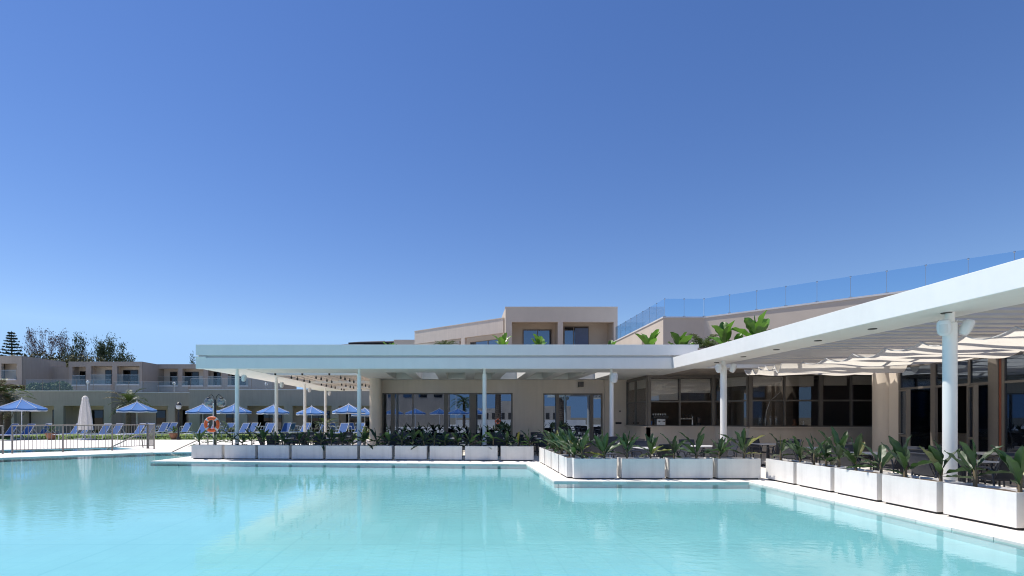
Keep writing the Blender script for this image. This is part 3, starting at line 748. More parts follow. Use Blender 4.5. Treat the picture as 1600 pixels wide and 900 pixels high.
hotel('hotel_ground_floor', 'long taupe ground floor block with loggias seen through the canopy posts', fx(296, Y), fx(640, Y), Y, 9, 0, fz(609.5, Y),
      [(*bx(312, 372, Y), 0, zt, [(fx(352, 52), fx(372, 52), 2.3)]), (*bx(386, 444, Y), 0, zt, [(fx(402, 52), fx(440, 52), 2.3)]), (*bx(457, 518, Y), 0, zt, [(fx(480, 52), fx(515, 52), 2.3)]), (*bx(529, 590, Y), 0, zt, [(fx(540, 52), fx(585, 52), 2.3)])], rec=2.2)
Y = 57.5
ZB = fz(604, Y)
hotel('hotel_upper_floor', 'taupe upper floor with three balconies and air conditioner left of canopy', fx(107, Y), fx(222, Y), Y, 9, fz(613, Y), fz(565, Y),
      [(*bx(113, 134, Y), fz(601, Y), fz(573, Y), [(fx(125, 58.7), fx(134, 58.7), fz(580, 58.7))]),
       (*bx(142, 175, Y), fz(600, Y), fz(572, Y), [(fx(165, 58.7), fx(175, 58.7), fz(578, 58.7))]),
       (*bx(183, 218, Y), fz(600, Y), fz(572, Y), [(fx(193, 58.7), fx(216, 58.7), fz(578, 58.7))])], rail=1.0, cap=False)
sw = thing('hotel_side_wall', 'plain taupe side wall joining the two upper floors left of the canopy', 'wall', (fx(232, 58), 58.5, 3))
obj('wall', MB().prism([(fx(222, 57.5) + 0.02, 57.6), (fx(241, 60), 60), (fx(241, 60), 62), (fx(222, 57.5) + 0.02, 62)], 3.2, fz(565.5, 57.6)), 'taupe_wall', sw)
Y = 60.5
hotel('hotel_upper_floor', 'taupe upper floor with balconies partly hidden by the canopy left corner', fx(241, Y) + 0.02, fx(425, Y), Y, 9, fz(613, Y), fz(569, Y),
      [(*bx(247, 278, Y), fz(602, Y), fz(576, Y), [(fx(266, 61.7), fx(277, 61.7), fz(581, 61.7))]),
       (*bx(285, 318, Y), fz(602, Y), fz(576, Y), [(fx(288, 61.7), fx(311, 61.7), fz(581, 61.7))]),
       (*bx(325, 347, Y), fz(602, Y), fz(576, Y), [(fx(334, 61.7), fx(345, 61.7), fz(581, 61.7))]),
       (*bx(356, 388, Y), fz(602, Y), fz(576, Y), [(fx(362, 61.7), fx(384, 61.7), fz(581, 61.7))])], rail=1.0, cap=False)
Y = 54
hotel('hotel_upper_floor', 'taupe corner block with dark balcony at the left edge of the picture', fx(-80, Y), fx(34, Y), Y, 6, fz(601, Y), fz(556, Y),
      [(*bx(2, 26, Y), fz(592, Y), fz(568, Y), [(fx(3, 55.8), fx(15, 55.8), fz(569, 55.8))])], rail=0.9, cap=False)
w2 = thing('hotel_side_wall', 'lit taupe side wall right of the corner balcony block', 'wall', (fx(45, 55), 55, 4.6))
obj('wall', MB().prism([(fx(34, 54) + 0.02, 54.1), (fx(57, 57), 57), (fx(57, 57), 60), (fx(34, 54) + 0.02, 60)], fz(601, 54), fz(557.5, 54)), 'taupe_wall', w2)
obj('shutter', MB().wallseg((fx(37, 54.5), 54.36), (fx(47, 55.7), 55.62), fz(598, 55), fz(570, 55), 0.05, 0.0), 'ceiling_grey', w2)
tag(obj('retaining_wall', MB().box(fx(57, 58), fx(107, 58) - 0.02, 58, 58.4, 3.0, fz(574, 58)), 'taupe_wall', None), 'low taupe wall linking corner block and balconied upper floor', 'wall')
obj_ac = thing('air_conditioner', 'small white air conditioner on the middle balcony wall', 'air conditioner', (fx(146, 59), 59.1, fz(580, 59)))
obj('casing', MB().box(fx(143, 59), fx(148.5, 59), 59.05, 59.39, fz(578, 59), fz(571.5, 59)), 'ceiling_grey', obj_ac, bevel=0.02)
obj('fan_grille', MB().lathe([(0.0, -0.01), (0.16, -0.01), (0.17, 0)], 14), 'frame_dark', obj_ac, local=True).location = (-0.02, -0.06, 0.3)
# glass railings on the lower terrace parapet
for (pa, pb, Y, z, lab) in ((40, 173, 50.2, fz(611.5, 50) + 0.09, 'terrace glass railing above the closed cream parasol'), (178, 294, 51.7, fz(614, 51.5) + 0.09, 'terrace glass railing above the blue parasol by the palm'), (298, 440, 50.2, fz(609.5, 50) + 0.09, 'terrace glass railing behind the canopy corner post')):
    t = thing('terrace_railing', lab, 'railing', (fx((pa + pb) / 2, Y), Y, z), 0, 'glass railings on the hotel terrace')
    n = max(2, round((fx(pb, Y) - fx(pa, Y)) / 1.6))
    for i in range(n):
        a = fx(pa, Y) + (fx(pb, Y) - fx(pa, Y)) * i / n; b = fx(pa, Y) + (fx(pb, Y) - fx(pa, Y)) * (i + 1) / n
        obj('pane', MB().box(a + 0.03, b - 0.03, Y, Y + 0.012, z + 0.06, z + 1.0), 'terrace_glass', t)
        obj('upright', MB().box(a - 0.012, a + 0.012, Y - 0.02, Y + 0.03, z, z + 1.04), 'fence_metal', t)
    obj('handrail', MB().box(fx(pa, Y), fx(pb, Y), Y - 0.01, Y + 0.02, z + 1.041, z + 1.06), 'steel', t)
for i, (px, py, Y) in enumerate(((137, 597, 50.6), (272, 599, 52), (416, 600, 50.6))):
    tag(obj('globe_lamp', MB().lathe([(0.03, fz(612, Y)), (0.03, fz(py, Y) - 0.14)], 8, fx(px, Y), Y).lathe([(0.0, fz(py, Y) - 0.15)] + [(0.15 * math.sin(a * PI / 8), fz(py, Y) - 0.15 * math.cos(a * PI / 8)) for a in range(1, 8)] + [(0.0, fz(py, Y) + 0.15)], 14, fx(px, Y), Y), 'white_plastic', None, True),
        'small white globe lamp on the hotel terrace, %s from left' % ORD[i], 'lamp', 'globe lamps on the hotel terrace')

# ------------------------------------------------------------------ planters and banana plants
PW, PD_, PH = 1.12, 0.45, 0.545
def build_planter():
    e = empty('planter')
    mb = MB(); t = 0.02; z0 = 0.035
    mb.box(-PW/2, PW/2, 0, t, z0, PH).box(-PW/2, PW/2, PD_ - t, PD_, z0, PH).box(-PW/2, -PW/2 + t, t + .0005, PD_ - t - .0005, z0, PH).box(PW/2 - t, PW/2, t + .0005, PD_ - t - .0005, z0, PH)
    obj('shell', mb, 'planter_white', e, bevel=0.004, local=True)
    obj('plinth', MB().box(-PW/2 + .05, PW/2 - .05, 0.04, PD_ - 0.04, 0.002, 0.04), 'planter_dark', e, local=True)
    s = MB(); nx, ny = 14, 5
    vs = [(-PW/2 + t + (PW - 2*t) * i / nx, t + (PD_ - 2*t) * j / ny, PH - 0.045 + random.uniform(-.012, .02)) for i in range(nx + 1) for j in range(ny + 1)]
    s.add(vs, [(i * (ny + 1) + j, (i + 1) * (ny + 1) + j, (i + 1) * (ny + 1) + j + 1, i * (ny + 1) + j + 1) for i in range(nx) for j in range(ny)])
    obj('soil', s, 'soil', e, local=True)
    return e
planter = Kind(build_planter)

def leaf_mesh(seed, L=0.46, W=0.15, pet=0.10, bend=0.7, rolled=False):
    rn = random.Random(seed); mb = MB(); n = 13; m = 3
    p = Vector((0, 0, 0)); ang = 0.0; vs = []
    tot = pet + L
    for i in range(n + 1):
        t = i / n; s = t * tot
        a = bend * (t ** 1.5)
        d = Vector((math.sin(a), 0, math.cos(a)))
        if i: p = p + d * (tot / n)
        nrm = Vector((-math.cos(a), 0, math.sin(a)))
        u = (s - pet) / L
        if u <= 0: hw = 0.011
        else: hw = max(0.004, W * 0.5 * (max(0.0, math.sin(PI * min(1, u ** 0.8))) ** 0.55))
        if i == n: hw = 0.003
        if rolled: hw *= 0.22
        tw = rn.uniform(-.1, .1)
        for j in range(-m, m + 1):
            q = j / m
            fold = abs(q) * hw * (0.55 if not rolled else 1.6)
            wave = (0.012 * math.sin(t * 21 + seed + q * 2) * abs(q) if u > 0 else 0)
            vs.append(p + Vector((0, 1, 0)) * (q * hw) + nrm * (fold + wave) + nrm * 0)
    k = 2 * m + 1
    fs = [(i * k + j, i * k + j + 1, (i + 1) * k + j + 1, (i + 1) * k + j) for i in range(n) for j in range(k - 1)]
    mb.add(vs, fs)
    return mb.mesh('leaf', True)
def leaf_set(matname, scale=1.0, wide=1.0):
    out = []
    for s in range(7):
        me = leaf_mesh(s * 3 + 1, (0.42 + 0.04 * (s % 4)) * scale, (0.112 + 0.014 * (s % 3)) * scale * wide, 0.07 * scale, 0.10 + 0.14 * (s % 4))
        me.materials.append(MATS[matname]); out.append(me)
    me = leaf_mesh(50, 0.42 * scale, 0.13 * scale, 0.08 * scale, 0.1, True); me.materials.append(MATS[matname]); out.append(me)
    return out
LS = {'d': leaf_set('banana_leaf'), 'y': leaf_set('banana_leaf_yellow'), 'b': leaf_set('banana_leaf_bright', 1.0, 1.9)}
STEMS = []
for k in range(4):
    h = 0.20 + 0.04 * k; rn = random.Random(k)
    STEMS.append(MB().tube([(0, 0, -0.06), (rn.uniform(-.01, .01), 0, h * 0.5), (rn.uniform(-.02, .02), rn.uniform(-.02, .02), h), (0, 0, h + 0.06)], [0.03, 0.026, 0.02, 0.008], 8).mesh('stem', True))
def banana(loc, label, seed, scale=1.0, n=8, kind='d', cat='banana plant', group=None, spread=1.0, avoid=None):
    rn = random.Random(seed)
    e = thing('banana_plant', label, cat, loc, rn.uniform(0, 6.28), group); e.scale = (scale,) * 3
    sk = rn.randrange(4); link('stem', STEMS[sk], 'banana_stem', e)
    h = 0.20 + 0.04 * sk
    for i in range(n):
        t = i / max(1, n - 1)
        tilt = (0.28 + 1.3 * (1 - t) ** 0.9) * spread * rn.uniform(0.75, 1.2)
        az = i * 2.4 + rn.uniform(-.4, .4)
        k = 'y' if (kind == 'd' and rn.random() < 0.06) else kind
        me = LS[k][7] if (i == n - 1 and rn.random() < 0.7) else LS[k][rn.randrange(7)]
        if i == n - 1: tilt = rn.uniform(0, 0.1)
        if avoid is not None and math.cos(az + e.rotation_euler[2] - avoid) > 0.3: tilt *= 0.5
        z = h * (0.45 + 0.55 * t) + rn.uniform(-.02, .02)
        o = link('leaf', me, None, e, (0.012 * math.cos(az), 0.012 * math.sin(az), z), (rn.uniform(-.25, .25), tilt, az))
        s = (0.72 + 0.45 * math.sin(PI * (0.25 + 0.6 * t))) * rn.uniform(0.85, 1.15); o.scale = (s, s * rn.uniform(.85, 1.15), s)
    return e
seed = 100
# far row
RA, RB = Vector((-10.62, 19.98)), Vector((2.72, 19.06))
d = (RB - RA).normalized(); pitch = (RB - RA).length / 10; ang = math.atan2(d.y, d.x)
inward = Vector((-d.y, d.x))
for i in range(10):
    c = RA + d * (pitch * (i + 0.5))
    o = planter.place((c.x, c.y, 0.001), ang, 'white box planter in the far row along the canopy, %s from the left' % ORD[i], 'planter', 'white planters in the far row')
    o.scale = (1.09, 1, 1)
    for j, f in enumerate((-0.31, 0.0, 0.31) if i not in (0,) else (-0.3, 0.2)):
        q = c + d * (f * pitch + random.uniform(-.06, .06)) + inward * (0.22 + random.uniform(-.05, .05)); seed += 1
        banana((q.x, q.y, PH - 0.05), 'dark banana plant, %s in the %s planter of the far row from left' % (ORD[j], ORD[i]), seed, random.uniform(0.8, 1.08), random.randint(6, 9), group='banana plants in the far row')
# return row, facing left
for i in range(4):
    yc = 18.62 - 0.62 - i * 1.255 + 0.0
    planter.place((2.80, yc, 0.001), R(-90), 'white box planter in the short row before the pool corner, %s from far end' % ORD[i], 'planter', 'white planters in the short row')
    for j, f in enumerate((-0.32, 0.02, 0.34)):
        seed += 1
        banana((3.07 + random.uniform(-.04, .05), yc - f * 1.2, PH - 0.05), 'banana plant, %s in the %s planter of the short row from far end' % (ORD[j], ORD[i]), seed, random.uniform(0.8, 1.08), random.randint(6, 9), group='banana plants in the short row', avoid=PI)
# middle row, facing the camera
midx = {0: (0.25, 0.75), 1: (0.2, 0.72), 2: (0.2, 0.68), 3: (0.18, 0.68)}
for i in range(4):
    xc = 2.86 + 0.63 + i * 1.256
    planter.place((xc, 13.40, 0.001), 0, 'white box planter in the middle row facing the pool, %s from left' % ORD[i], 'planter', 'white planters in the middle row')
    for j, f in enumerate(midx[i]):
        seed += 1
        banana((xc + (f - 0.5) * 1.2, 13.62 + random.uniform(-.04, .04), PH - 0.05), 'banana plant in the middle row, %s in the %s planter from left' % (ORD[j], ORD[i]), seed, random.uniform(0.85, 1.15), random.randint(6, 9), group='banana plants in the middle row', avoid=-PI / 2)
# right row, facing left
for i in range(6):
    yc = 13.50 - 0.62 - i * 1.24
    planter.place((7.97, yc, 0.001), R(-90), 'white box planter in the right row running towards the camera, %s from the far end' % ORD[i], 'planter', 'white planters in the right row')
    for j, f in enumerate((-0.30, 0.28) if i != 1 else (-0.34, 0.0, 0.34)):
        seed += 1
        banana((8.25 + random.uniform(-.03, .05), yc - f * 1.2, PH - 0.05), 'banana plant in the right row, %s in the %s planter from far end' % (ORD[j], ORD[i]), seed, random.uniform(0.85, 1.15), random.randint(6, 9), group='banana plants in the right row', avoid=PI)
# rooftop plants
for i, (px, Y, z, s, n, k, lab) in enumerate((
        (785, 21.5, 4.3, 1.15, 7, 'b', 'bright green banana plant on the canopy roof below the left balcony'),
        (842, 21.5, 4.3, 1.15, 7, 'b', 'bright green banana plant on the canopy roof below the balcony divider'),
        (954, 22.0, 4.3, 0.9, 5, 'b', 'thin bright plant on the canopy roof at right end of the upper block'),
        (905, 22.0, 4.25, 0.7, 5, 'b', 'tiny bright plant on the canopy roof below the right balcony'),
        (610, 22.0, 4.25, 0.8, 6, 'b', 'low green plant on the canopy roof beside the far tiled roof'),
        (1014, 22.5, 4.33, 1.35, 7, 'b', 'broad leaved plant on the roof before the lit terrace wall'),
        (1062, 22.5, 4.33, 1.35, 7, 'b', 'broad leaved plant on the roof before the shaded terrace wall'),
        (1132, 21.2, 4.35, 1.6, 7, 'b', 'tall broad leaved roof plant left of the tallest one'),
        (1152, 20.9, 4.35, 0.95, 6, 'b', 'short broad leaved roof plant between the two tall ones'),
        (1182, 20.4, 4.35, 1.8, 8, 'b', 'tallest broad leaved plant on the roof above the white beam'),
        (1372, 17.2, 4.4, 1.5, 6, 'd', 'low green shoot above the white beam under the glass balustrade'),
        (1400, 17.0, 4.4, 1.5, 6, 'b', 'green shoot above the white beam, rightmost of the roof plants'))):
    banana((fx(px, Y), Y, z), lab, 900 + i * 7, s, n, k, 'roof plant', 'plants on the restaurant roof', 0.55)

# palms and cycads
def frond(seed, L=1.6, droop=1.3, wid=0.35, nl=26):
    rn = random.Random(seed); mb = MB(); pts = []; p = Vector((0, 0, 0))
    for i in range(13):
        t = i / 12; a = 0.15 + droop * t ** 1.3
        if i: p = p + Vector((math.sin(a), 0, math.cos(a))) * (L / 12)
        pts.append((p.copy(), a))
    mb.tube([q[0] for q in pts], [0.022 * (1 - i / 13) + 0.004 for i in range(13)], 5)
    for i in range(nl):
        t = 0.15 + 0.85 * i / nl; f = t * 12; k = min(11, int(f)); u = f - k
        q = pts[k][0].lerp(pts[k + 1][0], u); a = pts[k][1]
        tang = Vector((math.sin(a), 0, math.cos(a))); nrm = Vector((-math.cos(a), 0, math.sin(a)))
        l = wid * math.sin(PI * min(1, 0.12 + t * 0.86)) ** 0.7 * rn.uniform(.8, 1.15)
        for s in (-1, 1):
            dr = (Vector((0, s, 0)) * 0.85 + tang * 0.6 + nrm * rn.uniform(-.1, .45)).normalized()
            e_ = q + dr * l - Vector((0, 0, 0.18 * l)); w_ = tang * 0.018
            mb.add([q - w_, q + w_, q + dr * l * 0.5 + w_ * 1.3, q + dr * l * 0.5 - w_ * 1.3, e_], [(0, 1, 2, 3), (3, 2, 4)])
    return mb.mesh('frond')
FR = [frond(k, 1.6, 0.9 + 0.25 * k) for k in range(4)]
def palm(loc, label, h, n, scale=1.0, r=0.16, seed=0, dry=0.0, lo=0.1, hi=1.3, name='palm_tree', cat='palm', group=None):
    rn = random.Random(seed)
    e = thing(name, label, cat, loc, rn.uniform(0, 6), group)
    if h > 0.05:
        mb = MB(); prof = []
        nn = max(3, int(h / 0.12))
        for i in range(nn + 1): prof.append((r * (1 + (0.10 if i % 2 else -0.04)) * (1.15 - 0.25 * i / nn), h * i / nn))
        prof.append((0.02, h + 0.1)); mb.lathe(prof, 12); obj('trunk', mb, 'bark', e, True, local=True)
    for i in range(n):
        t = i / n
        tilt = lo + (hi - lo) * (1 - t) * rn.uniform(.8, 1.1)
        isdry = rn.random() < dry * (1 - t) * 1.6
        key = 'palm_dry' if isdry else 'palm_leaf'
        me0 = FR[rn.randrange(4)]
        mk = me0.name.split('.')[0] + key
        if (id(me0), key) not in palm.cache:
            m2 = me0.copy(); m2.materials.clear(); m2.materials.append(MATS[key]); palm.cache[(id(me0), key)] = m2
        o = link('frond', palm.cache[(id(me0), key)], None, e, (0, 0, h + 0.02 * i / n), (0, tilt, i * 2.4 + rn.uniform(-.3, .3)))
        o.scale = (scale * rn.uniform(.8, 1.1),) * 3
    return e
palm.cache = {}
palm((fx(-2, 40), 40, 0), 'shaggy half dry palm at the left edge behind the blue loungers', 3.4, 30, 1.35, 0.25, 3, 0.55, 0.1, 2.1)
palm((fx(12, 41), 41, 0), 'second shaggy palm with pale fronds above the leftmost blue parasol', 2.9, 22, 1.15, 0.2, 4, 0.5, 0.1, 2.0)
palm((fx(201, 47), 47, 0), 'palm with yellow green crown behind the blue parasol past the barrier', 2.9, 18, 1.25, 0.2, 5, 0.3, 0.0, 1.7)
palm((fx(508, 42), 42, 0), 'small bushy palm seen between the canopy posts', 0.9, 14, 0.8, 0.16, 6, 0.1, 0.1, 1.5)
palm((fx(358, 42), 42, 0), 'small palm beside the canopy corner post behind', 0.5, 12, 0.7, 0.12, 8, 0.1, 0.1, 1.5)
palm((fx(573, 40), 40, 0), 'low palm beside the round beige column', 0.3, 12, 0.7, 0.12, 9, 0.1, 0.1, 1.5)
palm((fx(695, 24), 24, 4.3), 'dark spiky cycad on the canopy roof below the slanted parapet', 0.5, 16, 0.55, 0.1, 11, 0, 0.2, 1.4, 'cycad', 'cycad')
palm((fx(1098, 23), 23, 4.34), 'dark spiky cycad on the roof between the broad leaved plants', 0.4, 18, 0.75, 0.1, 12, 0, 0.2, 1.4, 'cycad', 'cycad')
palm((fx(1110, 22.2), 22.2, 4.34), 'lower dark cycad on the roof left of the tall broad leaved plants', 0.3, 14, 0.6, 0.1, 13, 0, 0.3, 1.5, 'cycad', 'cycad')

# ------------------------------------------------------------------ terrace furniture
def build_chair(): return build_chair_in('chair_dark', 'chair_frame', 'armchair')
def build_chair_in(ms_, mf_, nm_):
    e = empty(nm_)
    s = MB(); s.box(-0.24, 0.24, -0.23, 0.22, 0.41, 0.435)
    obj('seat', s, ms_, e, bevel=0.008, local=True)
    b = MB(); n = 6
    vs = []
    for i in range(n + 1):
        t = i / n; y = 0.23 + 0.16 * t + 0.02 * math.sin(PI * t); z = 0.44 + 0.44 * t
        for x in (-0.235, -0.12, 0, 0.12, 0.235):
            vs.append((x, y + 0.02 * (1 - (x / 0.235) ** 2), z))
    m = len(vs)
    vs += [(p[0], p[1] + 0.014, p[2]) for p in vs]
    fs = [(i * 5 + j, i * 5 + j + 1, (i + 1) * 5 + j + 1, (i + 1) * 5 + j) for i in range(n) for j in range(4)]
    fs += [tuple(m + q for q in f[::-1]) for f in fs]
    b.add(vs, fs); obj('backrest', b, ms_, e, True, local=True)
    for sx in (-1, 1):
        x = sx * 0.265
        a = MB().tube([(x, -0.25, 0.0), (x, -0.245, 0.5), (x, -0.20, 0.63), (x, -0.12, 0.655), (x, 0.12, 0.655), (x, 0.20, 0.62), (x, 0.24, 0.5), (x, 0.29, 0.0)], 0.017, 8)
        obj('arm_leg_frame', a, mf_, e, True, local=True)
        bk = MB().tube([(sx * 0.25, 0.21, 0.42), (sx * 0.25, 0.32, 0.66), (sx * 0.245, 0.405, 0.88)], 0.015, 8)
        obj('back_upright', bk, mf_, e, True, local=True)
    obj('top_rail', MB().tube([(-0.245, 0.405, 0.88), (0, 0.425, 0.885), (0.245, 0.405, 0.88)], 0.015, 8), mf_, e, True, local=True)
    obj('seat_rail', MB().tube([(-0.265, -0.235, 0.41), (0.265, -0.235, 0.41)], 0.014, 8), mf_, e, True, local=True)
    return e
chair = Kind(build_chair)
def build_table():
    e = empty('table')
    obj('tabletop', MB().box(-0.38, 0.38, -0.38, 0.38, 0.715, 0.74), 'table_top', e, bevel=0.008, local=True)
    obj('pedestal', MB().lathe([(0.035, 0.03), (0.035, 0.714)], 12), 'chair_frame', e, True, local=True)
    obj('foot', MB().box(-0.27, 0.27, -0.035, 0.035, 0.001, 0.03).box(-0.035, 0.035, -0.27, -0.036, 0.001, 0.03).box(-0.035, 0.035, 0.036, 0.27, 0.001, 0.03), 'chair_frame', e, local=True)
    return e
table = Kind(build_table)
def dining(x, y, where, tlabel, sides='lrfn', rot=0.0):
    table.place((x, y, 0.004), rot, tlabel, 'table', 'terrace dining tables')
    for s in sides:
        dx, dy, a, nm = {'l': (-0.62, 0, R(90), 'left'), 'r': (0.62, 0, R(-90), 'right'), 'f': (0, 0.62, 0, 'far'), 'n': (0, -0.62, R(180), 'near')}[s]
        ca, sa = math.cos(rot), math.sin(rot)
        jx, jy = random.uniform(-.06, .06), random.uniform(-.06, .06)
        chair.place((x + dx * ca - dy * sa + jx, y + dx * sa + dy * ca + jy, 0.004), a + rot + random.uniform(-.2, .2), 'armchair on %s side of %s' % (nm, where), 'armchair', 'charcoal terrace armchairs')
# chair faces -Y locally, back at +Y
for i, (x, y) in enumerate(((4.15, 16.9), (5.5, 14.95), (7.5, 15.9), (5.9, 18.4))):
    nm = ('the table with the glass vase', 'the table behind the second middle planter', 'the table left of the bar post', 'the far table on the sunny terrace')[i]
    dining(x, y, nm, ('pale square table with a glass vase on the sunny terrace', 'pale square table close behind the second planter of the middle row', 'pale square table left of the pergola post before the bar', 'pale square table at the back of the sunny terrace')[i], rot=random.uniform(-.1, .1))
    if i == 0:
        v = thing('flower_vase', 'small glass vase with green sprig on the sunny terrace table', 'vase', (x, y, 0.744))
        obj('glass', MB().lathe([(0.035, 0.745), (0.05, 0.80), (0.03, 0.9), (0.04, 0.94)], 12, x, y), 'clear_glass', v, True)
        obj('sprig', MB().tube([(x, y, 0.76), (x + .02, y, 0.95), (x + .05, y, 1.03)], [0.006, 0.02, 0.004], 6).tube([(x, y, 0.76), (x - .02, y, 0.95), (x - .05, y, 1.0)], [0.005, 0.018, 0.004], 6), 'banana_leaf_bright', v)
k = 0
for yy in (8.4, 10.6, 12.8, 15.0, 17.2):
    for xx in ((10.35, 13.1) if yy < 13 else (10.35,)):
        col = 'inner' if xx > 12 else 'outer'
        k = int(round((yy - 8.4) / 2.2)) * 2
        nm = 'the %s table from camera, %s pergola line' % (ORD[k // 2], col)
        dining(xx + random.uniform(-.1, .1), yy, nm, 'pale square table under the pergola, %s from camera in the %s line' % (ORD[k // 2], col), rot=random.uniform(-.12, .12)); k += 1
for r_i, yy in enumerate((21.8, 24.2)):
    for c_i, xx in enumerate((-7.6, -5.7, -2.7, -0.7, 1.5, 3.6)):
        row = ('near', 'back')[r_i]
        nm = 'the %s table from left, %s canopy line' % (ORD[c_i], row)
        dining(xx + random.uniform(-.12, .12), yy, nm, 'pale square table under the canopy, %s from left in the %s line' % (ORD[c_i], row), rot=random.uniform(-.12, .12), sides='lrfn')

# ------------------------------------------------------------------ pool side left: barrier, handrails, lamps, lifebuoy
def barrier(name, label, pts, gap, h=1.25, posts=None):
    pts = [Vector(p) for p in pts]
    t = thing(name, label, 'barrier', (pts[0].x, pts[0].y, 0), 0, 'metal pool barriers')
    for i in range(len(pts) - 1):
        a, b = pts[i], pts[i + 1]; L = (b - a).length; d = (b - a) / L
        for z, r in ((h, 0.028), (0.16, 0.018)):
            obj('rail', MB().tube([(a.x, a.y, z), (b.x, b.y, z)], r, 8), 'fence_metal', t, True)
        n = max(2, int(L / gap))
        for k in range(1, n):
            q = a + d * (L * k / n)
            obj('bar', MB().tube([(q.x, q.y, 0.16), (q.x, q.y, h)], 0.011, 6), 'fence_metal', t, True)
    for p in pts: obj('post', MB().tube([(p.x, p.y, 0.001), (p.x, p.y, h + 0.02)], 0.035, 8), 'fence_metal', t, True)
barrier('metal_barrier', 'long taupe metal barrier with upright bars along the small pool', [(-20.25, 23.05), (-18.75, 24.05), (-17.15, 25.1), (-16.45, 26.75)], 0.135)
barrier('metal_barrier', 'short dense end panel of the taupe barrier near the black lantern', [(-16.38, 26.75), (-15.85, 26.35)], 0.075)
barrier('metal_barrier', 'taupe metal barrier panel cut off by the left picture edge', [(-23.4, 20.6), (-20.5, 22.85)], 0.135)
def handrail(label, pts):
    tag(obj('handrail', MB().tube(pts, 0.03, 8), 'fence_metal', None, True), label, 'handrail', 'steel pool handrails')
handrail('steel handrail descending into the inlet left of the far planters', [(-12.35, 24.9, 0.0), (-12.37, 24.9, 0.62), (-12.45, 24.8, 0.7), (-13.5, 24.0, 0.05), (-13.85, 23.7, -0.2), (-14.0, 23.6, -0.25)])
handrail('steel handrail of the small pool seen through the barrier', [(-17.2, 27.6, 0.0), (-17.25, 27.55, 0.62), (-17.4, 27.4, 0.68), (-18.4, 26.6, 0.0), (-18.6, 26.45, -0.2)])

lp = thing('lamp_post', 'black post with two clear globe lamps behind the leftmost far planter', 'lamp post', (-10.42, 21.6, 0))
obj('pole', MB().lathe([(0.11, 0.001), (0.11, 0.08), (0.065, 0.12), (0.06, 1.2), (0.05, 2.2), (0.045, 2.3), (0.02, 2.36)], 14, -10.42, 21.6), 'black_metal', lp, True)
for s in (-1, 1):
    x = -10.42 + s * 0.27
    obj('arm', MB().tube([(-10.42, 21.6, 2.25), (-10.42 + s * 0.06, 21.6, 2.5), (-10.42 + s * 0.16, 21.6, 2.6), (x, 21.6, 2.5), (x, 21.6, 2.43)], 0.016, 8), 'black_metal', lp, True)
    gl_ = obj('globe', MB().lathe([(0.0, 2.05)] + [(0.185 * math.sin(a * PI / 10), 2.25 - 0.2 * math.cos(a * PI / 10)) for a in range(1, 10)] + [(0.0, 2.45)], 20, x, 21.6), 'globe_glass', lp, True)
    obj('cap', MB().lathe([(0.09, 2.40), (0.08, 2.46), (0.03, 2.49)], 12, x, 21.6), 'black_metal', lp, True)
lb = thing('lifebuoy', 'orange lifebuoy ring hung on the pole above the leftmost far planter', 'lifebuoy', (-10.36, 21.2, 1.34))
def torus(Rr, r, sy, seg=40, s2=12, cx=0, cy=0, cz=0, a0=0, a1=2 * PI, grow=0):
    mb = MB(); full = abs(a1 - a0 - 2 * PI) < 1e-6; n = seg
    vs = []
    for i in range(n + (0 if full else 1)):
        a = a0 + (a1 - a0) * i / n
        for k in range(s2):
            b = 2 * PI * k / s2
            rr = Rr + (r + grow) * math.cos(b)
            vs.append((cx + rr * math.cos(a), cy + (r * sy + grow) * math.sin(b), cz + rr * math.sin(a)))
    m = len(vs) // s2; fs = []
    for i in range(n):
        for k in range(s2): fs.append((i * s2 + k, i * s2 + (k + 1) % s2, ((i + 1) % m) * s2 + (k + 1) % s2, ((i + 1) % m) * s2 + k))
    mb.add(vs, fs); return mb
def lifebuoy_parts(e):
    obj('ring', torus(0.255, 0.07, 0.75), 'orange_buoy', e, True, local=True)
    for k in range(4):
        a = R(45 + 90 * k); obj('band', torus(0.255, 0.07, 0.75, 5, 12, 0, 0, 0, a - 0.14, a + 0.14, 0.004), 'parapet_cap', e, True, local=True)
    obj('grab_line', torus(0.335, 0.008, 1.0, 40, 6), 'parapet_cap', e, True, local=True)
lifebuoy_parts(lb)
tag(obj('lifebuoy_pole', MB().lathe([(0.05, 0.001), (0.05, 0.03), (0.022, 0.04), (0.022, 2.2), (0.0, 2.22)], 10, -10.36, 21.32), 'white_plastic', None, True), 'thin white pole carrying the orange lifebuoy', 'pole')
ln = thing('lantern_post', 'black lantern post beside the terracotta pot on the lawn edge', 'lamp post', (fx(279, 37), 37, 0))
X = fx(279, 37)
obj('pole', MB().lathe([(0.13, 0.001), (0.13, 0.15), (0.06, 0.25), (0.05, 2.2), (0.03, 2.25)], 12, X, 37), 'black_metal', ln, True)
obj('lantern', MB().lathe([(0.05, 2.2), (0.16, 2.26), (0.19, 2.42), (0.15, 2.56), (0.05, 2.6)], 14, X, 37), 'lamp_glass', ln, True)
obj('hood', MB().lathe([(0.22, 2.50), (0.16, 2.62), (0.06, 2.70), (0.0, 2.74)], 14, X, 37), 'black_metal', ln, True)

